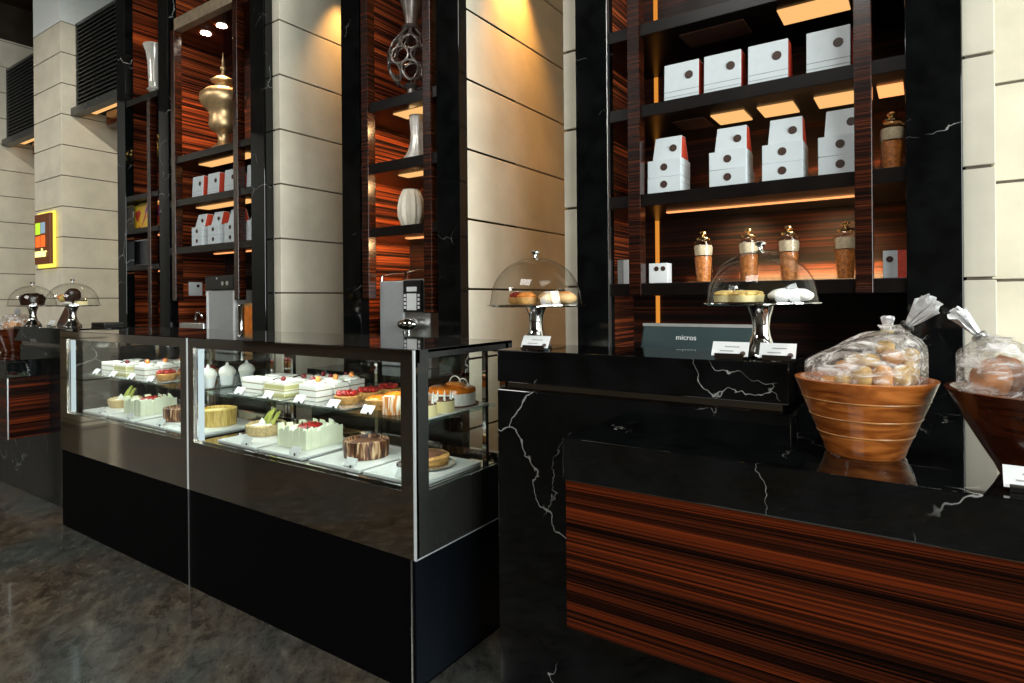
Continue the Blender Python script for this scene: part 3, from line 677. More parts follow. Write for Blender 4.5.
def k_bslice():
    r = thing('berry_cream_slice', 'x', 'cake slice')
    obj('layers', MB().box(-.062, .062, -.045, .045, 0, .072), 'white_layer', r, bevel=.003, world=False)
    obj('cream_top', MB().blob((0, 0, .075), (.06, .043, .016), 20, 8, .2, 6), 'cream', r, True, world=False)
    obj('strawberry', MB().blob((.03, -.01, .094), (.014, .012, .018), 12, 8), 'straw', r, True, world=False)
    obj('raspberry', MB().blob((-.03, .01, .092), (.013, .013, .013), 12, 8, .2, 9), 'cherry', r, True, world=False)
    return r
def k_rtart():
    r = thing('berry_tartlet', 'x', 'tartlet')
    obj('shell', MB().lathe([(.045, 0), (.056, .018), (.059, .035), (.052, .037), (.048, .03), (0, .03)], 32, wob=lambda a, j: 1 + .02 * math.sin(a * 16)), 'crust', r, True, world=False)
    mb = MB(); rnd = random.Random(3)
    for i in range(16):
        a = i * 2.4; q = .045 * math.sqrt(i / 16); mb.blob((q * math.cos(a), q * math.sin(a), .042 + .006 * rnd.random()), (.013, .013, .012), 8, 6)
    obj('berries', mb, 'berry', r, True, world=False)
    return r
def k_otart():
    r = thing('caramel_tartlet', 'x', 'tartlet')
    obj('shell', MB().lathe([(.048, 0), (.058, .02), (.06, .04), (.05, .044), (0, .044)], 32), 'crust', r, True, world=False)
    obj('caramel_top', MB().blob((0, 0, .044), (.054, .054, .014), 24, 8), 'orange_glaze', r, True, world=False)
    return r
def k_drip():
    r = thing('dripped_mini_cake', 'x', 'cake')
    obj('cake_side', MB().lathe([(.047, 0), (.047, .07), (.043, .076)], 36), 'drip_wall', r, True, world=False)
    obj('glazed_top', MB().blob((0, 0, .074), (.045, .045, .014), 24, 8, .2, 5), 'orange_glaze', r, True, world=False)
    return r
def k_mini():
    r = thing('mini_cheesecake', 'x', 'cake')
    obj('cheesecake', MB().lathe([(.048, 0), (.048, .046)], 32), 'cheese', r, True, world=False)
    mb = MB()
    mb.lathe([(.048, .046), (.046, .053), (0, .056)], 32)
    obj('chocolate_top', mb, 'cocoa', r, True, world=False)
    sp = MB()
    for i in range(9):
        a = i * 2 * math.pi / 9; x, y = .042 * math.cos(a), .042 * math.sin(a)
        sp.lathe([(.006, .05), (.004, .066), (0, .082)], 6, (x, y, 0))
    obj('cream_spikes', sp, 'cream', r, True, world=False)
    return r
def k_orange():
    r = thing('orange_glazed_cake', 'x', 'cake')
    obj('cake_board', MB().lathe([(.115, 0), (.118, .005), (0, .005)], 40), 'cocoa', r, True, world=False)
    obj('mousse', MB().lathe([(.102, .005), (.104, .055), (0, .056)], 40), 'cream', r, True, world=False)
    obj('orange_top', MB().lathe([(.104, .055), (.102, .072), (.09, .078), (0, .078)], 40), 'orange_glaze', r, True, world=False)
    lp = MB()
    for cx, rr_ in ((.0, .035), (.045, .028)):
        lp.tube([(cx + rr_ * math.cos(t * math.pi / 10), .02, .078 + rr_ * 1.2 * math.sin(t * math.pi / 10)) for t in range(11)], .0025, 6)
    obj('sugar_loops', lp, 'cream', r, True, world=False)
    obj('fruit_slices', MB().blob((.02, .0, .086), (.05, .03, .012), 16, 6, .3, 5), 'straw', r, True, world=False)
    return r
def k_cup():
    r = thing('meringue_cup', 'x', 'dessert cup')
    obj('cup', MB().lathe([(.03, 0), (.038, .05), (.036, .052), (.03, .045), (0, .045)], 28), 'white_card', r, True, world=False)
    obj('meringue', MB().lathe([(.036, .048), (.043, .062), (.044, .075), (.036, .092), (.022, .102), (.010, .107), (.006, .122), (0, .126)], 28, wob=lambda a, j: 1 + .03 * math.sin(a * 7 + j)), 'cream', r, True, world=False)
    return r
def k_tag():
    r = thing('price_card', 'x', 'price card')
    b = MB().hexa([(-.032, -.012, .004), (.032, -.012, .004), (.032, -.010, .002), (-.032, -.010, .002), (-.032, .012, .034), (.032, .012, .034), (.032, .014, .033), (-.032, .014, .033)])
    c = obj('card', b, 'white_card', r, world=False)
    pr_ = MB()
    for i in range(2):
        t = .35 + .3 * i; y = -.0125 + .024 * t; z = .0045 + .03 * t; pr_.hexa([(-.024, y, z - .002), (.02 - .012 * i, y, z - .002), (.02 - .012 * i, y + .0004, z - .002), (-.024, y + .0004, z - .002), (-.024, y + .0018, z + .001), (.02 - .012 * i, y + .0018, z + .001), (.02 - .012 * i, y + .0022, z + .001), (-.024, y + .0022, z + .001)])
    obj('print', pr_, 'print_grey', c, world=False)
    obj('clip', MB().box(-.012, .012, -.006, .02, 0, .006).cyl((.018, -.014), .006, 0, .012, 12), 'chrome', r, world=False)
    return r
def k_tray():
    r = thing('pastry_tray', 'x', 'tray')
    obj('plate', MB().box(-.1, .1, -.19, .19, 0, .006), 'tray', r, bevel=.002, world=False)
    return r
K = {n[2:]: Kit(f) for n, f in list(globals().items()) if n.startswith('k_') and callable(f)}

def put(k, x, y, z, label, rotz=0.0, group=None, scale=None):
    return K[k].put((x, y, z), label, rotz, group, scale)
BZ = ZD + .0175
for side, D in (('right', 0.0), ('left', -1.575)):
    cs = 'in the %s case' % side
    for i, bx_ in enumerate((-2.81, -2.46, -2.09, -1.745)):
        put('board', bx_ + D, 1.905, ZD + .0006, 'white rectangular board under the %s %s' % (('nut tart', 'square white cake', 'striped round chocolate cake', 'flat brown tart' if not D else 'yellow biscuit cake')[i], cs), group='cake boards on the case deck')
    put('tart', -2.885 + D, 1.935, BZ, 'nut-crusted round tart with green pistachio sticks ' + cs)
    put('square', -2.49 + D, 1.91, BZ, 'square white cake ringed with pale chocolate shards ' + cs)
    put('round', -2.085 + D, 1.90, BZ, 'round cake with brown and cream striped chocolate collar ' + cs)
    if not D: put('flat', -1.755, 1.93, BZ, 'flat brown glazed tart at the near end of the right display case')
    else: put('yellow', -1.76 + D, 1.93, BZ, 'yellow biscuit-sided round cake at the right end of the left display case')
    TZ = ZS + .0065
    for i, (tx, nm) in enumerate(((-2.79, 'cream slices'), (-2.555, 'pistachio slices'), (-2.32, 'berry cream slices'), (-2.115, 'berry tartlets'))):
        put('tray', tx + D, 1.905, ZS, 'thin steel tray under the %s on the glass shelf %s' % (nm, cs), group='pastry trays on the glass shelves')
    for i, (x, y) in enumerate(((-2.78, 1.83), (-2.78, 1.96))):
        put('wslice', x + D, y, TZ, '%s plain white layered slab on the glass shelf %s' % (('front', 'rear')[i], cs), group='white cream slices')
    for i, (x, y) in enumerate(((-2.575, 1.82), (-2.565, 1.93), (-2.555, 2.04))):
        put('gslice', x + D, y, TZ, '%s yellow-green layered slice with cherry %s' % (('front', 'middle', 'rear')[i], cs), group='pistachio slices')
    for i, (x, y) in enumerate(((-2.325, 1.815), (-2.33, 1.92), (-2.34, 2.025))):
        put('bslice', x + D, y, TZ, '%s tall white slice topped with strawberry %s' % (('front', 'middle', 'rear')[i], cs), group='berry cream slices')
    for i, (x, y) in enumerate(((-2.125, 1.83), (-2.125, 1.955), (-2.125, 2.08))):
        put('rtart', x + D, y, TZ, '%s red berry tartlet on the glass shelf %s' % (('front', 'middle', 'rear')[i], cs), group='berry tartlets')
    for i, (x, y) in enumerate(((-2.79, 1.725), (-2.55, 1.722), (-2.32, 1.722), (-2.09, 1.722), (-1.88, 1.722))[:(5 if not D else 4)]):
        put('tag', x + D, y, ZS + .006 if i < 4 else ZS, 'price card before the %s on the glass shelf %s' % (('cream slices', 'pistachio slices', 'berry cream slices', 'berry tartlets', 'caramel tartlets')[i], cs), group='price cards on the glass shelves')
    for i, x in enumerate((-2.74, -2.37, -2.0, -1.70)):
        put('tag', x + D, 1.735, BZ, 'price card before the %s on the deck %s' % (('nut tart', 'square white cake', 'striped chocolate cake', 'flat tart' if not D else 'yellow biscuit cake')[i], cs), group='price cards on the deck')
put('otart', -1.935, 1.84, ZS, 'front caramel tartlet with glossy orange top in the right display case')
put('otart', -1.935, 1.98, ZS, 'rear caramel tartlet with glossy orange top in the right display case')
put('drip', -1.80, 1.79, ZS, 'front small orange cake with white drips in the right display case')
put('drip', -1.81, 1.91, ZS, 'rear small orange cake with white drips in the right display case')
mt = MB().box(-1.90 + .22, -1.585, 1.71, 2.17, ZS, ZS + .006)
tag(obj('pastry_tray', mt, 'board', bevel=.002), 'white tray under the mini cheesecakes at the near end of the right display case', 'tray')
put('mini', -1.632, 1.79, ZS + .0065, 'front mini cheesecake with piped cream spikes at the near end of right case')
put('mini', -1.634, 1.902, ZS + .0065, 'rear mini cheesecake with piped cream spikes near the orange cake')
put('orange', -1.715, 2.06, ZS + .0065, 'round cake with bright orange glazed top and sugar loops on the shelf end')
for i, (x, y) in enumerate(((-3.2, 1.80), (-3.22, 1.92), (-3.24, 2.05))):
    put('cup', x, y, ZS, '%s white meringue cup at the right end of the left display case' % ('front', 'middle', 'rear')[i], group='meringue cups')

# ------------------------------------------------------------------ boxes on the shelves
def disc(x, y, z, r):  # facing -Y
    mb = MB().lathe([(r, 0), (r, .0015)], 22); return mb.rot(Matrix.Rotation(R(90), 4, 'X')).off((x, y, z))
def k_carrybox():
    """upright carton leaning back a little, red gusset sides, seal at upper right"""
    r = thing('carry_box', 'x', 'box')
    w, d, h = .098, .17, .225
    mb = MB().hexa([(-w, 0, 0), (w, 0, 0), (w, d, 0), (-w, d, 0), (-w, .012, h), (w, .012, h), (w, d - .07, h), (-w, d - .07, h)])
    body = obj('carton', mb, 'box_white', r, bevel=.002, world=False)
    sd = MB()
    for sgn in (1,):
        x = w + .0012; sd.add([(x, .008, .003), (x, d - .004, .003), (x, d - .073, h - .004), (x, .018, h - .004)], [(0, 1, 2, 3)])
    obj('red_side', sd, 'box_red', body, world=False)
    obj('seal', disc(.045, .006, .145, .023), 'seal', body, world=False)
    sm = MB()
    for z in (.035, .065): sm.box(-w, w, .0035 * z / .065 - .002, .012, z, z + .0016)
    obj('seam', sm, 'seam', body, world=False)
    return r
def k_boxflat():
    r = thing('cake_box', 'x', 'box')
    w, d, h = .098, .17, .098
    body = obj('carton', MB().box(-w, w, 0, d, 0, h), 'box_white', r, bevel=.002, world=False)
    obj('seal', disc(.0, -.0002, .055, .021), 'seal', body, world=False)
    obj('seam', MB().box(w - .0004, w + .0006, .004, d - .004, h * .62, h * .62 + .0015), 'seam', body, world=False)
    return r
def k_openbox():
    r = thing('gable_box', 'x', 'box')
    w, d, h = .083, .14, .135
    mb = MB().hexa([(-w, 0, 0), (w, 0, 0), (w, d, 0), (-w, d, 0), (-w + .006, .035, h), (w - .006, .035, h), (w - .006, d - .04, h), (-w + .006, d - .04, h)])
    body = obj('carton', mb, 'box_white', r, bevel=.002, world=False)
    x = w + .001
    obj('red_side', MB().add([(x, .01, .004), (x, d - .01, .004), (x - .006, d - .045, h - .004), (x - .006, .042, h - .004)], [(0, 1, 2, 3)]), 'box_red', body, world=False)
    obj('seal', disc(.035, .012, .062, .021).rot(Matrix.Identity(4)), 'seal', body, world=False)
    return r
for n in ('carrybox', 'boxflat', 'openbox'): K[n] = Kit(globals()['k_' + n])
ord4 = ('first', 'second', 'third', 'fourth')
for i, x in enumerate((-1.132, -.905, -.672, -.39)):
    put('carrybox', x, 3.385, 2.557, 'white red-sided carry box, %s from left on top box shelf at right' % ord4[i], group='carry boxes on the upper shelf of the right cabinet')
for i, x in enumerate((-1.235, -.88, -.605, -.34)):
    for j in range(2):
        put('boxflat', x, 3.385 + .004 * j, 2.047 + .0995 * j, 'flat white cake box with brown seal, %s of stack %s from left in right cabinet' % (('bottom', 'middle')[j], ord4[i]), group='stacked cake boxes in the right cabinet', rotz=(-.03, .02)[j] * (i % 2))
    put('openbox', x + .012, 3.40, 2.047 + .1995, 'white gable box on top of stack %s from left in right cabinet' % ord4[i], group='gable boxes topping the stacks in the right cabinet')
for i, x in enumerate((-6.19, -5.90, -5.60, -5.225)):
    put('carrybox', x, 3.38, 2.517, 'white red-sided carry box, %s from left on upper box shelf of left cabinet' % ord4[i], group='carry boxes in the left cabinet')
for i, x in enumerate((-6.20, -5.90, -5.60, -5.225)):
    for j in range(2):
        put('boxflat', x, 3.38, 2.022 + .0995 * j, 'flat white cake box, %s of stack %s from left in left cabinet' % (('bottom', 'middle')[j], ord4[i]), group='stacked cake boxes in the left cabinet')
    put('openbox', x + .015, 3.40, 2.022 + .1995, 'white gable box with red side on stack %s from left in left cabinet' % ord4[i], group='gable boxes topping the stacks in the left cabinet')
# small box with red side in the right bay
r = thing('gift_box', 'small white and red box with brown seal in right cabinet side bay', 'box', (-.12, 3.4, 1.537))
b = obj('carton', MB().box(-.165, -.105, 3.40, 3.52, 1.537, 1.667), 'box_white', r, bevel=.002)
obj('red_side', MB().box(-.105, -.03, 3.40, 3.52, 1.537, 1.667), 'box_red', b)
obj('seal', disc(-.137, 3.3995, 1.625, .015), 'seal', b)

# ------------------------------------------------------------------ jars, vases, things in the cabinets
def k_jar():
    r = thing('candy_jar', 'x', 'jar')
    obj('glass', MB().lathe([(.042, 0), (.046, .006), (.055, .20), (.053, .222), (.036, .232), (.034, .240)], 6 * 5, wob=lambda a, j: 1 + .03 * math.cos(a * 6)), 'jar', r, True, world=False)
    obj('candied_fruit', MB().lathe([(.036, .004), (.046, .135), (.044, .145), (0, .15)], 30, wob=lambda a, j: 1 + .03 * math.sin(a * 9 + j)), 'candy', r, True, world=False)
    obj('pale_layer', MB().lathe([(.046, .152), (.050, .195), (.046, .208), (0, .212)], 30, wob=lambda a, j: 1 + .03 * math.sin(a * 7 + j)), 'candy_pale', r, True, world=False)
    lid = obj('lid', MB().lathe([(.036, .238), (.040, .244), (.040, .250), (.016, .256), (.012, .266), (.022, .274), (.022, .282), (.010, .288), (0, .289)], 28), 'goldlid', r, True, world=False)
    return r
K['jar'] = Kit(k_jar)
for i, x in enumerate((-1.035, -.79, -.589, -.327)):
    put('jar', x, 3.46, 1.537, 'glass jar of orange candied fruit with gold lid, %s from left on the lowest shelf' % ord4[i], group='candy jars on the lowest shelf', scale=1.0)
for k, x in ((1, -.79), (2, -.589), (3, -.327)):
    pass
dk = dup(K['jar'].p, (-.125, 3.46, 2.047), 'dim glass bottle jar standing in the right side bay of the right cabinet', group=None)
if 'group' in dk: del dk['group']

def vase(name, label, prof, mat, loc, n=48, wob=None):
    r = thing(name, label, 'vase', loc)
    obj('body', MB().lathe(prof, n, wob=wob), mat, r, True, world=False); return r
u = vase('gold_urn', 'large matte gold lidded urn on the shelf of the left cabinet',
         [(.115, 0), (.118, .015), (.09, .04), (.055, .08), (.052, .15), (.075, .18), (.118, .205), (.138, .25), (.134, .30), (.128, .35), (.15, .40), (.20, .45), (.222, .50), (.215, .55), (.165, .60), (.08, .635), (.072, .665)], 'gold', (-5.83, 3.46, 2.967))
lid = obj('lid', MB().lathe([(.075, .665), (.112, .685), (.116, .70), (.07, .735), (.03, .755)], 48), 'gold', u, True, world=False)
obj('finial', MB().lathe([(.022, .75), (.014, .80), (.028, .82), (.028, .835), (.013, .855), (.012, .90), (.004, .98), (0, .99)], 20), 'gold', lid, True, world=False)
v = vase('trumpet_vase', 'pale flared trumpet vase on the highest visible shelf of narrow left cabinet', [(.09, 0), (.095, .015), (.045, .04), (.04, .10), (.062, .14), (.066, .2), (.076, .42), (.09, .53), (.12, .61), (.115, .62), (.085, .53)], 'trumpet', (-7.24, 3.48, 3.752))
obj('base_bead', MB().lathe([(.06, .09), (.085, .115), (.06, .14)], 30), 'silver', v, True, world=False)
v = vase('globe_vase', 'small shiny gold globe vase in the narrow left cabinet', [(.07, 0), (.075, .012), (.02, .03), (.016, .22), (.02, .36), (.08, .40), (.125, .46), (.14, .53), (.12, .60), (.07, .65), (.045, .68), (.06, .70), (.05, .70)], 'choco_gold', (-7.27, 3.56, 2.662))
obj('rim', MB().lathe([(.056, .695), (.066, .705), (.05, .705)], 30), 'goldlid', v, True, world=False)
# openwork vase
v = thing('openwork_vase', 'grey pierced openwork vase on the upper shelf of the middle cabinet', 'vase', (-3.27, 3.47, 2.987))
def ow_r(t): return .028 + .155 * math.sin(math.pi * min(1, (t * .93 + .07)) ** .9) ** .85
mb = MB(); rnd = random.Random(11)
for lv in range(4):
    for i in range(7):
        th = 2 * math.pi * (i + .5 * (lv % 2)) / 7; zc = .19 + .105 * lv
        pts = []
        rad_z = .062
        for k in range(15):
            a = 2 * math.pi * k / 14; z = zc + rad_z * math.sin(a); t = (z - .10) / .46; q = ow_r(max(0, min(1, t)))
            tt = th + .40 * math.cos(a); pts.append((q * math.cos(tt), q * math.sin(tt), z))
        mb.tube(pts, .0078, 6, False)
obj('openwork_bowl', mb, 'pewter', v, True, world=False)
obj('foot', MB().lathe([(.06, 0), (.062, .015), (.035, .04), (.032, .085), (.06, .12), (.05, .125)], 30), 'pewter', v, True, world=False)
obj('neck', MB().lathe([(.06, .545), (.075, .56), (.045, .585), (.05, .65), (.09, .80), (.085, .80)], 30), 'pewter', v, True, world=False)
# tall silver fluted flask, ivory ribbed vase
v = vase('fluted_flask', 'silver fluted vase with flared foot on the second shelf of middle cabinet', [(.115, 0), (.11, .01), (.07, .08), (.052, .16), (.05, .22), (.056, .30), (.06, .345), (.05, .345)], 'silver', (-3.22, 3.48, 2.512), wob=lambda a, j: 1 + .07 * math.cos(a * 8))
obj('lip', MB().lathe([(.055, .34), (.066, .352), (.05, .352)], 30), 'silver', v, True, world=False)
v = vase('ribbed_vase', 'ivory ribbed barrel vase on the third shelf of middle cabinet', [(.062, 0), (.07, .01), (.098, .09), (.10, .15), (.088, .22), (.066, .275), (.06, .285), (.05, .275)], 'cream_vase', (-3.285, 3.47, 2.012), wob=lambda a, j: 1 + .09 * math.cos(a * 12))
obj('rim', MB().lathe([(.058, .28), (.066, .29), (.05, .29)], 30), 'cream_vase', v, True, world=False)
tag(obj('slim_bottle', MB().lathe([(.03, 0), (.034, .02), (.034, .17), (.016, .22), (.014, .29), (.018, .30), (0, .30)], 24, (-2.905, 3.43, 2.012)), 'cream_vase', smooth=True), 'slim pale bottle glimpsed in the side bay of the middle cabinet', 'bottle')
# tins and framed box in the narrow left cabinet
r = thing('printed_tin', 'bright yellow and purple printed tin box in the narrow left cabinet', 'tin', (-7.48, 3.45, 2.287))
obj('tin', MB().box(-7.67, -7.29, 3.42, 3.56, 2.287, 2.57), 'colour_tin', r, bevel=.006); obj('lid', MB().box(-7.675, -7.285, 3.415, 3.565, 2.57, 2.588), 'choco_gold', r)
r = thing('dark_presentation_box', 'black box with thin grey border on lower shelf of narrow left cabinet', 'box', (-7.48, 3.45, 1.872))
obj('carton', MB().box(-7.67, -7.29, 3.42, 3.56, 1.872, 2.17), 'black', r, bevel=.004); obj('border', MB().box(-7.67, -7.29, 3.412, 3.42, 1.872, 1.885).box(-7.67, -7.29, 3.412, 3.42, 2.157, 2.17).box(-7.67, -7.657, 3.412, 3.42, 1.885, 2.157), 'print_grey', r)
tag(obj('brass_cup', MB().lathe([(.05, 0), (.055, .02), (.04, .05), (.06, .14), (.062, .2), (.05, .2)], 24, (-7.22, 3.30, .942)).off((0, 0, 0)), 'choco_gold', smooth=True), 'small brass cup on the counter below the narrow left cabinet', 'cup')

# wall sockets
def boxlet(label, x0, x1, y, z0, z1, two):
    r = thing('favour_box', label, 'box', ((x0 + x1) / 2, y, z0))
    b = obj('carton', MB().box(x0, x1, y, y + .08, z0, z1), 'white_card', r, bevel=.002)
    if two:
        for xx in (.42, .78): obj('seal', disc(x0 + (x1 - x0) * xx, y - .0003, z0 + (z1 - z0) * .72, .014), 'seal', b)
    else: obj('grey_side', MB().box(x0 - .001, x0 + (x1 - x0) * .42, y - .002, y, z0, z1), 'print_grey', b)
boxlet('small white favour box with two brown seals at left end of lowest shelf', -1.335, -1.225, 3.40, 1.537, 1.652, True)
boxlet('narrow white favour box in the left side bay of the right cabinet', -1.53, -1.445, 3.40, 1.537, 1.68, False)
def side_socket(label, y0, y1, z0, z1, x):
    r = thing('wall_socket', label, 'socket', (x, (y0 + y1) / 2, z0))
    p = obj('cover_plate', MB().box(x + .0005, x + .012, y0, y1, z0, z1), 'white', r, bevel=.003)
    d_ = MB().lathe([(.018, 0), (.018, .0015)], 20).rot(Matrix.Rotation(R(90), 4, 'Y')).off((x + .0122, y0 + (y1 - y0) * .68, z0 + (z1 - z0) * .72))
    obj('outlet', d_, 'seal', p)
side_socket('white wall socket left of the steel water boiler in left cabinet', 3.57, 3.72, 1.52, 1.67, -6.73)
side_socket('white wall socket mostly hidden behind the steel water boiler', 3.76, 3.88, 1.52, 1.67, -6.73)

# ------------------------------------------------------------------ machines on the back counter
# automatic coffee machine
r = thing('coffee_machine', 'silver automatic coffee machine standing inside the middle cabinet', 'coffee machine', (-3.3, 3.5, .942))
obj('body', MB().box(-3.555, -3.30, 3.39, 3.70, .942, 1.60), 'satin', r, bevel=.01)
obj('front_housing', MB().box(-3.298, -3.03, 3.40, 3.70, .942, 1.61), 'brushed', r, bevel=.008)
pn = obj('control_panel', MB().box(-3.285, -3.105, 3.375, 3.399, 1.36, 1.60), 'black', r, bevel=.004)
obj('display', MB().box(-3.245, -3.145, 3.371, 3.3745, 1.515, 1.55), 'white_card', pn)
for i in range(4):
    for x in (-3.275, -3.135):
        obj('button', MB().box(x, x + .02, 3.371, 3.3745, 1.385 + .03 * i, 1.405 + .03 * i), 'white', pn)
obj('label_plate', MB().box(-3.245, -3.148, 3.371, 3.3745, 1.375, 1.50), 'white_card', pn)
sp = obj('spout_hood', MB().blob((-3.20, 3.335, 1.27), (.095, .062, .05), 24, 10), 'chrome', r, True)
obj('spout', MB().tube([(-3.22, 3.32, 1.24), (-3.22, 3.32, 1.13)], .012, 10), 'chrome', sp, True)
obj('spout', MB().tube([(-3.18, 3.32, 1.24), (-3.18, 3.32, 1.13)], .012, 10), 'chrome', sp, True)
rl = MB().tube([(-3.545, 3.41, 1.598), (-3.545, 3.41, 1.645), (-3.43, 3.41, 1.66), (-3.31, 3.41, 1.66), (-3.31, 3.41, 1.60)], .006, 8)
obj('cup_rail', rl, 'chrome', r, True)
rl = MB().tube([(-3.29, 3.42, 1.61), (-3.28, 3.42, 1.665), (-3.16, 3.42, 1.685), (-3.04, 3.42, 1.675), (-3.04, 3.42, 1.61)], .006, 8)
obj('cup_rail', rl, 'chrome', r, True)
# water boiler
r = thing('water_boiler', 'tall steel water boiler with black top standing in the left cabinet', 'water boiler', (-5.78, 3.5, .942))
obj('tank', MB().box(-6.03, -5.54, 3.39, 3.62, .942, 1.565), 'satin', r, bevel=.012)
obj('edge_strip', MB().box(-6.035, -6.01, 3.382, 3.39, .96, 1.555), 'white', r)
obj('edge_strip', MB().box(-5.565, -5.535, 3.382, 3.39, .96, 1.555), 'white', r)
hd = obj('head', MB().box(-6.04, -5.53, 3.37, 3.63, 1.565, 1.71), 'black', r, bevel=.012)
for x in (-5.78, -5.70): obj('knob', disc(x + .06, 3.369, 1.63, .022), 'brushed', hd)
obj('indicator', disc(-5.82, 3.369, 1.68, .009), 'white', hd)
tag(obj('steel_canister', MB().lathe([(.035, 0), (.035, .47), (.03, .48), (0, .48)], 28, (-5.455, 3.40, .942)), 'chrome', smooth=True), 'slim polished steel canister right of the water boiler', 'canister')
r = thing('amber_dispenser', 'amber box dispenser at right of the steel canister in left cabinet', 'dispenser', (-5.29, 3.46, .942))
obj('casing', MB().box(-5.41, -5.18, 3.40, 3.60, .942, 1.435), 'crust', r, bevel=.01)
obj('panel', MB().box(-5.39, -5.20, 3.392, 3.3995, 1.0, 1.40), 'orange_glaze', r)
r = thing('sink_unit', 'low steel basin with curved chrome tap in the left cabinet', 'sink', (-6.3, 3.42, .942))
obj('basin', MB().box(-6.53, -6.06, 3.36, 3.60, .942, 1.235), 'brushed', r, bevel=.01)
obj('tap', MB().tube([(-6.12 + .06 * math.cos(t * math.pi / 10), 3.35, 1.235 + .05 + .06 * math.sin(t * math.pi / 10)) for t in range(11)] + [(-6.18, 3.35, 1.235)], .011, 8), 'chrome', r, True)
# cash register screen
r = thing('cash_register_screen', 'teal grey cash register screen seen from behind on right counter', 'cash register', (-.75, 2.40, 1.0))
mb = MB().hexa([(-.985, 2.345, 1.10), (-.51, 2.345, 1.10), (-.51, 2.50, 1.10), (-.985, 2.50, 1.10), (-.968, 2.40, 1.347), (-.53, 2.40, 1.347), (-.53, 2.43, 1.347), (-.968, 2.43, 1.347)])
sh = obj('housing', mb, 'teal', r, bevel=.008)
obj('top_edge', MB().box(-.968, -.53, 2.395, 2.40, 1.335, 1.347), 'print_grey', r)
tm = text_mesh('micros', .030, .001).rot(Matrix.Rotation(R(90 - 12.7), 4, 'X')).off((-.785, 2.386, 1.292))
obj('lettering', tm, 'white_card', sh, label='white lettering')
obj('stand', MB().box(-.82, -.64, 2.42, 2.55, .932, 1.11), 'black', r)
# back shelf of the counter that carries the register
tag(obj('register_stand', MB().box(-1.1, -.3, 2.345, 2.62, 0, .93), 'lacquer'), 'low black cupboard behind the right counter under the register', 'cupboard')

# ------------------------------------------------------------------ cake stands with glass domes
def cake_stand(label, x, y, z, r_, hp, hd):
    r = thing('cake_stand', label, 'cake stand', (x, y, z))
    k = r_ / .17
    st = obj('pedestal', MB().lathe([(.058, 0), (.060, .006), (.052, .02), (.036, .04), (.027, .065), (.024, .09), (.028, .12), (.038, hp - .012), (.042, hp - .008)], 36), 'chrome', r, True, world=False)
    obj('plate', MB().lathe([(.03, hp - .010), (r_ * .97, hp - .008), (r_ * 1.04, hp - .003), (r_ * 1.04, hp), (0, hp)], 56), 'chrome', r, True, world=False)
    prof = []
    for i in range(15):
        a = math.pi / 2 * i / 14; prof.append((max(.0, r_ * .97 * math.cos(a) ** .92), hp + .001 + hd * math.sin(a) ** .92))
    prof[-1] = (0.0, hp + hd)
    dm = obj('dome', MB().lathe([(r_ * .985, hp + .001), (r_ * .985, hp + .006)] + prof[1:], 56), 'dome', r, True, world=False)
    obj('knob', MB().lathe([(.014, hp + hd - .003), (.007, hp + hd + .004), (.006, hp + hd + .014), (.016, hp + hd + .020), (.017, hp + hd + .026), (.008, hp + hd + .031), (0, hp + hd + .031)], 24), 'chrome', dm, True, world=False)
    return r
cake_stand('glass domed cake stand beside the register with pale cookies on right counter', -.412, 1.955, 1.271, .162, .163, .155)
cake_stand('glass domed cake stand at left end of right counter before stone wall', -1.20, 1.93, 1.271, .174, .158, .172)
cake_stand('left glass domed cake stand with dark cake on far left counter', -5.84, 1.865, 1.271, .160, .162, .155)
cake_stand('right glass domed cake stand with mixed pastries on far left counter', -5.27, 1.93, 1.271, .172, .162, .165)
def pastry(name, label, cat, loc, parts, group=None):
    r = thing(name, label, cat, loc, group)
    for (nm, mb, mat) in parts: obj(nm, mb, mat, r, True, world=False)
    return r
PZ = 1.271 + .163 + .002
for i, (x, y) in enumerate(((-.515, 1.955), (-.455, 1.93), (-.45, 2.005))):
    pastry('crumble_cake', 'yellow crumble cake %s under the dome beside the register' % ('at the far left', 'in front', 'at the rear')[i], 'cake', (x, y, PZ),
           [('base', MB().lathe([(.035, 0), (.038, .02)], 24), 'cheese'), ('crumble', MB().blob((0, 0, .024), (.037, .037, .012), 18, 8, .3, 8, i), 'crumble')], 'crumble cakes under the dome')
for i, (x, y) in enumerate(((-.35, 1.93), (-.31, 2.0), (-.302, 1.94))):
    pastry('pale_cookie', 'round pale cookie %s under the dome beside the register' % ('at centre', 'at the rear', 'at the far right')[i], 'cookie', (x, y, PZ),
           [('cookie', MB().blob((0, 0, .018), (.038, .034, .018), 20, 10, .1, 3, i), 'cream'), ('sugar_top', MB().blob((0, 0, .024), (.03, .027, .015), 16, 8, .1, 4), 'white_card')], 'pale cookies under the dome')
PZ = 1.271 + .158 + .002
for i, (x, y) in enumerate(((-1.275, 1.93), (-1.22, 1.90))):
    pastry('fruit_pastry', 'orange and red fruit pastry %s under dome at right counter left end' % ('on the left', 'in the middle')[i], 'pastry', (x, y, PZ),
           [('pastry_base', MB().lathe([(.035, 0), (.042, .02), (.04, .026)], 24), 'crust'), ('fruit', MB().blob((0, 0, .03), (.034, .034, .016), 18, 8, .3, 6, i), 'straw' if i else 'berry')], 'fruit pastries under the dome')
for i, (x, y) in enumerate(((-1.13, 1.91), (-1.085, 1.95))):
    pastry('glazed_bun', 'pale sugared bun %s under the dome at left end of right counter' % ('left of two', 'right of two')[i], 'bun', (x, y, PZ),
           [('bun', MB().blob((0, 0, .022), (.042, .038, .022), 18, 10, .1, 3, i), 'bread_pale'), ('icing', MB().blob((0, 0, .032), (.03, .028, .015), 16, 8, .2, 4), 'cream' if not i else 'straw')], 'glazed buns under the dome')
PZ = 1.271 + .162 + .002
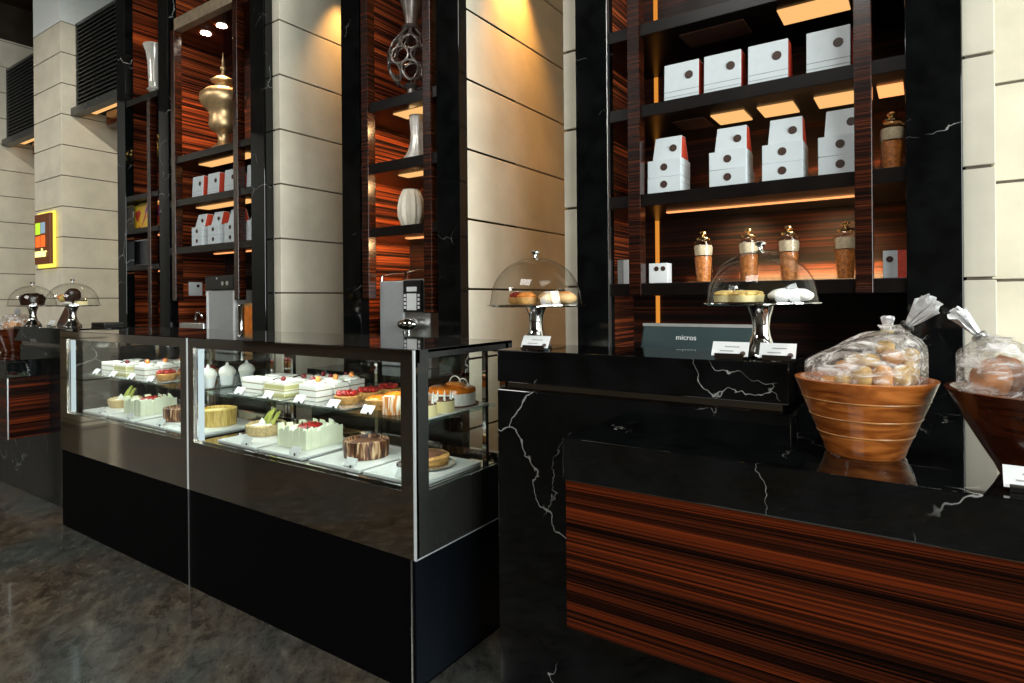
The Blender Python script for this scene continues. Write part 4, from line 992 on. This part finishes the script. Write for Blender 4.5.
pastry('chocolate_cake', 'dark chocolate cake under the leftmost glass dome', 'cake', (-5.84, 1.865, PZ), [('cake', MB().lathe([(.075, 0), (.085, .05), (.08, .07), (0, .072)], 30), 'choc'), ('curls', MB().blob((0, 0, .075), (.07, .07, .02), 20, 8, .5, 7), 'choc')])
pastry('fruit_danish', 'orange and yellow fruit danish under the second dome on far left counter', 'pastry', (-5.352, 1.915, PZ), [('danish', MB().blob((0, 0, .050), (.048, .043, .034), 20, 10, .2, 4), 'crumble'), ('fruit', MB().blob((-.02, -.01, .055), (.034, .036, .026), 16, 8, .2, 5), 'straw')])
pastry('dark_sponge', 'tilted dark sponge roll under the second dome on far left counter', 'cake', (-5.245, 1.92, PZ), [('roll', MB().blob((0, 0, 0), (.036, .055, .06), 22, 12, .1, 5).rot(Matrix.Rotation(R(25), 4, 'Y')).off((0, 0, .068)), 'choc'), ('icing', MB().blob((-.01, -.03, .013), (.05, .03, .012), 16, 8), 'cream')])
pastry('chocolate_slice', 'small slice with dark top at right under the second dome', 'cake', (-5.155, 1.94, PZ), [('sponge', MB().box(-.035, .035, -.03, .03, 0, .028), 'cheese'), ('chocolate_top', MB().box(-.03, .03, -.028, .028, .028, .04), 'choc')])
# name cards at the stands
def name_card(label, x, y, z, w, rz=0.0, tilt=.03):
    r = thing('name_card', label, 'card', (x, y, z)); r.rotation_euler = (0, 0, rz)
    b = MB().hexa([(-w, 0, .008), (w, 0, .008), (w, .002, .008), (-w, .002, .008), (-w, .024, .048), (w, .024, .048), (w, .026, .048), (-w, .026, .048)])
    c = obj('card', b, 'white_card', r, world=False)
    pm = MB()
    for i, (a, bb) in enumerate(((-.3, .5), (-.55, .2))):
        t = .62 - .3 * i; y0 = -.0006 + .024 * t; zz = .008 + .04 * t
        pm.add([(w * a, y0, zz), (w * bb, y0, zz), (w * bb, y0 + .0018, zz + .003), (w * a, y0 + .0018, zz + .003)], [(0, 1, 2, 3)])
    obj('print', pm, 'print_grey', c, world=False)
    sl = MB().lathe([(.0075, 0), (.0075, .0012)], 16).rot(Matrix.Rotation(R(59), 4, 'X')).off((w * .72, .0045, .016)); obj('seal', sl, 'seal', c, world=False)
    obj('holder', MB().box(-w * .8, w * .8, -.004, .03, 0, .006).box(-w * .8, w * .8, -.004, -.001, .006, .016), 'chrome', r, world=False)
name_card('white name card left of the pedestal beside the register', -.475, 1.83, 1.271, .052)
name_card('white name card right of the pedestal beside the register', -.345, 1.83, 1.271, .048)
name_card('white name card with clip before the dome at left end of right counter', -1.145, 1.825, 1.271, .056)
name_card('tiny white card between the two domed stands on far left counter', -5.50, 1.86, 1.271, .05)
name_card('white card standing before the dark bread bowl at right edge', .175, 1.585, 1.053, .045)
r = thing('framed_notice', 'small black framed notice leaning between the domed stands far left', 'frame', (-5.76, 2.04, 1.271))
fx = -5.86
mb = MB().hexa([(fx, 2.03, 1.271), (fx + .16, 2.03, 1.271), (fx + .16, 2.045, 1.271), (fx, 2.045, 1.271), (fx + .04, 2.10, 1.47), (fx + .20, 2.10, 1.47), (fx + .20, 2.115, 1.47), (fx + .04, 2.115, 1.47)])
obj('frame', mb, 'black', r)
obj('notice', MB().hexa([(fx + .016, 2.030, 1.287), (fx + .15, 2.030, 1.287), (fx + .15, 2.036, 1.287), (fx + .016, 2.036, 1.287), (fx + .05, 2.091, 1.455), (fx + .184, 2.091, 1.455), (fx + .184, 2.10, 1.455), (fx + .05, 2.10, 1.455)]), 'cocoa', r)
tag(obj('black_tray', MB().box(-5.45, -5.22, 2.12, 2.26, 1.2705, 1.295), 'black', bevel=.004), 'flat black tray on the far left counter behind the domed stand', 'tray')

# ------------------------------------------------------------------ bowls, bread and bags
def bowl(label, x, y, z, rb, rt_, h, mat, bands):
    r = thing('wooden_bowl', label, 'bowl', (x, y, z))
    t = .012
    prof = [(rb * .55, 0), (rb, 0), (rb + .004, .006)]
    n = 10
    for i in range(1, n + 1):
        q = i / n; prof.append((rb + (rt_ - rb) * (q ** .92), .006 + (h - .006) * q))
    prof += [(rt_ - t, h + .001), (rt_ - t - .004, h - .006)]
    for i in range(n - 1, -1, -1):
        q = i / n; prof.append((max(.01, rb + (rt_ - rb) * (q ** .92) - t - .006), .018 + (h - .02) * q))
    prof.append((0, .018))
    b = obj('body', MB().lathe(prof, 72), mat, r, True, world=False)
    for q in bands:
        rr_ = rb + (rt_ - rb) * (q ** .92) + .0006; z0 = .006 + (h - .006) * q
        obj('inlay_band', MB().lathe([(rr_ - .001, z0 - .0022), (rr_ + .0008, z0), (rr_ - .001 + .0012, z0 + .0022)], 72), 'inlay', r, True, world=False)
    return r
bowl('light brown banded wooden bowl of bagged bread on right counter', -.130, 1.785, 1.0525, .086, .160, .19, 'olive', (.27, .50, .74))
bowl('dark red wooden bowl of bread at the right edge', .219, 1.735, 1.0525, .082, .185, .19, 'redwood', ())
bowl('dark wooden bowl of bread on the far left counter', -6.17, 1.86, 1.0525, .10, .18, .19, 'redwood', ())

def bread_roll(label, loc, r_, mat, rz=0, tilt=0, seed=0, group=None, name='bread_roll'):
    o = obj(name, MB().blob((0, 0, 0), r_, 22, 12, .14, 2.2, seed), mat, smooth=True); o.location = loc; o.rotation_euler = (tilt, tilt * .5, rz)
    return tag(o, label, 'bread', group)
def bag(name, label, body_fn, neck, tie, tail_w=.05, seed=0, parts=True, film='film'):
    r = thing(name, label, 'bread bag', body_fn[0])
    c, rad, fn = body_fn
    obj('film', MB().blob(c, rad, 56, 32, .10, 3.5, seed, fn), film, r, True)
    a, b = Vector(neck[0]), Vector(neck[1]); d = (b - a); ln = d.length; d.normalize()
    x_ = d.cross(Vector((0, 1, 0))).normalized(); y_ = d.cross(x_)
    vs = []; fs = []; n = 40; m = 14
    for fan in range(3):
        o0 = len(vs); wv = 31
        ca, sa = math.cos(fan * 1.05 + seed), math.sin(fan * 1.05 + seed)
        for j in range(m + 1):
            t = j / m
            for i in range(wv):
                u_ = -1 + 2 * i / (wv - 1)
                ww = .006 + tail_w * t ** .8 * (.75 + .25 * math.sin(3 * fan + seed))
                rip = (.0025 + .007 * t) * math.sin(u_ * 9 + fan * 2 + seed + t * 2) + .003 * t * math.sin(u_ * 21 + t * 5 + fan)
                end = ln * t * (1 - .12 * u_ * u_ + .10 * math.sin(u_ * 7 + fan * 2 + seed) * t)
                px_, py_ = u_ * ww, rip
                vs.append(a + d * end + x_ * (px_ * ca - py_ * sa) + y_ * (px_ * sa + py_ * ca) * .8)
        for j in range(m):
            for i in range(wv - 1): fs.append((o0 + j * wv + i, o0 + j * wv + i + 1, o0 + (j + 1) * wv + i + 1, o0 + (j + 1) * wv + i))
    # gather below the tie
    vs2 = []; fs2 = []
    for j in range(9):
        t = j / 8
        rad_ = .010 + .034 * t ** 1.5
        for i in range(n):
            g = 2 * math.pi * i / n; k = rad_ * (1 + .12 * math.sin(g * 8 + seed))
            vs2.append(a - d * (.04 * t) + x_ * math.cos(g) * k + y_ * math.sin(g) * k)
    for j in range(8):
        for i in range(n): kx = (i + 1) % n; fs2.append((j * n + i, (j + 1) * n + i, (j + 1) * n + kx, j * n + kx))
    obj('gathered_tail', MB().add(vs, fs), 'bag_tail', r, True)
    obj('gathered_neck', MB().add(vs2, fs2), film, r, True)
    tb = MB(); tb.tube([a + (x_ * math.cos(q * math.pi / 6) + y_ * math.sin(q * math.pi / 6)) * .012 for q in range(13)], .005, 8)
    obj('tie', tb, tie, r, True)
    return r
def in_bowl(c, bx_, by_, rb, rt_, h=.19, z0=1.0525, xlo=-9, xhi=9, extra=None):
    """keep film points inside the bowl wall below the rim"""
    def f(p, d):
        if extra: p = extra(p, d)
        w = Vector(p) + Vector(c)
        w.x = max(xlo, min(xhi, w.x))
        q = (w.z - z0) / h
        if q < 1.6:
            q = max(.12, min(1.0, q)); w.z = max(w.z, z0 + .03)
            qi = max(.02, min(1.0, (w.z - z0 - .018) / (h - .02)))
            lim = rb + (rt_ - rb) * qi ** .92 - (.024 if q < 1.08 else -.008)
            dx, dy = w.x - bx_, w.y - by_; rr_ = math.hypot(dx, dy)
            if rr_ > lim: w.x = bx_ + dx * lim / rr_; w.y = by_ + dy * lim / rr_
        return w - Vector(c)
    return f
bc = (-.125, 1.785, 1.250)
def slump(p, d):
    k = max(0.0, -p.x / .155)
    z = p.z * (1 - .52 * k) if p.z > 0 else p.z
    bulge = 1 + .10 * max(0, p.x / .155)
    z += .016 * math.exp(-((p.x - .08) / .05) ** 2) if p.z > 0 else 0
    return Vector((p.x, p.y * bulge, z * bulge))
bag('bread_bag', 'clear plastic bag of rolls with gathered tail in the light wooden bowl', (bc, (.166, .130, .105), in_bowl(bc, -.130, 1.785, .086, .160, extra=slump)), ((-.036, 1.76, 1.378), (.016, 1.735, 1.440)), 'black', .026, 1)
bag('bread_bag', 'second clear plastic bag with small ruffled knot behind the big bag', ((-.088, 2.0, 1.215), (.07, .034, .132), None), ((-.088, 2.0, 1.352), (-.086, 2.0, 1.392)), 'tie_gold', .02, 4)
rolls = [(-.205, 1.755, 1.232, .030, .024, .018), (-.165, 1.725, 1.240, .032, .026, .024), (-.125, 1.705, 1.252, .020, .030, .032), (-.083, 1.705, 1.254, .020, .030, .036), (-.048, 1.72, 1.256, .026, .028, .034),
         (-.032, 1.762, 1.262, .024, .028, .036), (-.066, 1.755, 1.300, .034, .024, .022), (-.032, 1.785, 1.300, .026, .028, .026), (-.115, 1.750, 1.290, .034, .026, .020), (-.168, 1.765, 1.272, .030, .024, .018), (-.150, 1.815, 1.282, .034, .026, .022), (-.085, 1.815, 1.318, .032, .026, .022)]
tilts = ['leftmost in the bag', 'low and flat near the left', 'upright, third from left', 'upright golden, near the centre', 'wide, right of centre', 'largest, at the right end', 'upper centre', 'upper right', 'upper left', 'upper, nearest the left end', 'at the back left', 'topmost at the back']
for i, (x, y, z, a, b, c) in enumerate(rolls):
    bread_roll('golden bread roll, %s, in the light wooden bowl' % tilts[i], (x, y, z), (a * .86, b * .86, c * .88), 'bread_mid' if i % 3 else 'bread', i * .7, .25 * math.sin(i), i, 'bread rolls in the light wooden bowl')
# bags in the dark bowl at right
c2 = (.130, 1.735, 1.275); c3 = (.280, 1.735, 1.29)
bag('bread_bag', 'clear bag of brown flatbread with pointed tail at left of the dark bowl', (c2, (.078, .075, .085), in_bowl(c2, .219, 1.735, .082, .185, xhi=.202)), ((.100, 1.71, 1.360), (.056, 1.705, 1.415)), 'brushed', .024, 2)
bag('bread_bag', 'clear bag of brown bread at right of the dark bowl by the frame edge', (c3, (.085, .08, .105), in_bowl(c3, .219, 1.735, .082, .185, xlo=.206)), ((.25, 1.71, 1.398), (.20, 1.70, 1.460)), 'tie_gold', .024, 5)
for i, (x, y, z, rz) in enumerate(((.120, 1.715, 1.265, .2), (.145, 1.750, 1.270, .1))):
    bread_roll('seeded brown flatbread standing upright, %s in the left bag of dark bowl' % ('front one', 'rear one')[i], (x, y, z), (.040, .012, .045), 'flatbread', rz, .12, i + 3, 'flatbreads in the dark bowl', 'flatbread')
for i, (x, y, z) in enumerate(((.258, 1.73, 1.288), (.316, 1.735, 1.288))):
    bread_roll('dark crusted bread loaf, %s in the right bag of dark bowl' % ('left one', 'right one')[i], (x, y, z), (.024, .030, .05), 'flatbread', .0, .05, i + 8, 'loaves in the dark bowl', 'bread_loaf')
# far left bowl
bag('bread_bag', 'clear bag of orange crusted bread in the far left bowl', ((-6.17, 1.86, 1.27), (.14, .12, .10), in_bowl((-6.17, 1.86, 1.27), -6.17, 1.86, .10, .18)), ((-6.10, 1.84, 1.355), (-6.04, 1.83, 1.40)), 'brushed', .03, 3)
for i, (x, y, z) in enumerate(((-6.225, 1.82, 1.27), (-6.115, 1.82, 1.28), (-6.17, 1.905, 1.28))):
    bread_roll('orange crusted loaf, %s in the far left bowl' % ('left', 'right', 'rear')[i], (x, y, z), (.040, .034, .038), 'bread', i * .9, .2, i + 20, 'loaves in the far left bowl', 'bread_loaf')

# ------------------------------------------------------------------ light
def area(name, loc, target, size, energy, color, sy=None):
    ld = bpy.data.lights.new(name, 'AREA'); ld.energy = energy; ld.color = color; ld.size = size
    if sy: ld.shape = 'RECTANGLE'; ld.size_y = sy
    o = bpy.data.objects.new(name, ld); COL.objects.link(o); o.location = loc
    o.rotation_euler = (Vector(target) - Vector(loc)).to_track_quat('-Z', 'Y').to_euler(); return o
def spot(name, loc, target, energy, color, ang, blend=.6, r=.04):
    ld = bpy.data.lights.new(name, 'SPOT'); ld.energy = energy; ld.color = color; ld.spot_size = R(ang); ld.spot_blend = blend; ld.shadow_soft_size = r
    o = bpy.data.objects.new(name, ld); COL.objects.link(o); o.location = loc
    o.rotation_euler = (Vector(target) - Vector(loc)).to_track_quat('-Z', 'Y').to_euler(); return o
DAY = (.95, 1.0, .98)
area('street_daylight', (6.5, 0.95, 2.65), (-1, .95, 2.4), 3.2, 760, DAY, 4.6)
area('street_daylight', (6.5, -3.3, 2.65), (-2, 0, 2.0), 4.2, 560, DAY, 4.6)
area('lobby_fill_light', (-15, -5.2, 6.9), (-18.6, -3.6, 1.5), 2.0, 1000, (1, .98, .94))  # added unseen lamp, brightens the end pier for its mirror image
area('cove_light', (-16.3, 5.0, 6.2), (-16.3, 4.8, 7.2), .8, 14, (1, .5, .15))
spot('recess_downlight', (-2.50, 3.96, 4.3), (-2.65, 3.98, 2.2), 260, (1, .43, .08), 72, 1.0)
spot('recess_downlight', (-4.62, 4.08, 4.6), (-4.80, 4.08, 2.2), 110, (1, .50, .14), 70, 1.0)
for x in (-6.25, -5.95): spot('cabinet_downlight', (x, 3.52, 4.26), (x - .1, 3.50, 2.5), 75, (1, .66, .36), 95)
spot('cabinet_downlight', (-3.3, 3.5, 4.4), (-3.3, 3.62, 2.6), 22, (1, .6, .3), 80)
spot('cabinet_downlight', (-7.25, 3.5, 5.4), (-7.25, 3.6, 3.0), 30, (1, .6, .3), 80)
spot('bowl_fill_spot', (.15, 1.0, 5.2), (-.12, 1.75, 1.2), 220, (1, .95, .86), 26, .8, .06)  # added spot, only there to brighten the light wooden bowl

area('lobby_fill_light', (-1.5, -2.5, 6.9), (-1.5, .5, 1.5), 3.0, 330, (1, .97, .92))  # added overhead fill for the floor and the box fronts
area('lobby_fill_light', (-8.4, -6.0, 6.9), (-8.4, 0.0, 1.5), 2.2, 330, (1, .97, .92))  # second added fill, an unseen lamp over the lobby

for z, e in ((2.885, 7.0), (2.41, 7.0), (1.925, 9.0)):
    area('shelf_downlight', (-3.25, 3.52, z - .01), (-3.80, 3.74, z - .34), .22, e, (1, .62, .28), .06)
for nm, x, z, sx, e in (('shelf_uplight', -.56, 1.56, .75, 4.5), ('shelf_uplight', -.62, 2.07, .9, 4.0)):
    area(nm, (x, 3.92, z), (x, 4.02, z + .10), sx, e, (1, .66, .30), .03)
for x in (-.95, -.42): spot('glow_fill_spot', (x, 3.52, 1.955), (x, 4.0, 1.66), 9, (1, .68, .34), 70, 1.0, .03)  # added hidden spots that make the glow behind the jars
spot('pillar_fill_spot', (-6.8, .6, 6.9), (-11.5, 4.6, 2.2), 950, (1, .95, .84), 70, .8, .08)  # added unseen spot to lift the far left stone pillar
w = bpy.data.worlds.new('sky'); SC.world = w; w.use_nodes = True
bg = w.node_tree.nodes['Background']; bg.inputs[0].default_value = (.80, .92, 1.0, 1); bg.inputs[1].default_value = 1.6

SC.view_settings.view_transform = 'Standard'
SC.view_settings.look = 'None'
SC.view_settings.exposure = 0.0
SC.cycles.max_bounces = 10; SC.cycles.transparent_max_bounces = 24; SC.cycles.sample_clamp_indirect = 6.0
SC.cycles.caustics_reflective = False; SC.cycles.caustics_refractive = False
SC.cycles.use_denoising = True
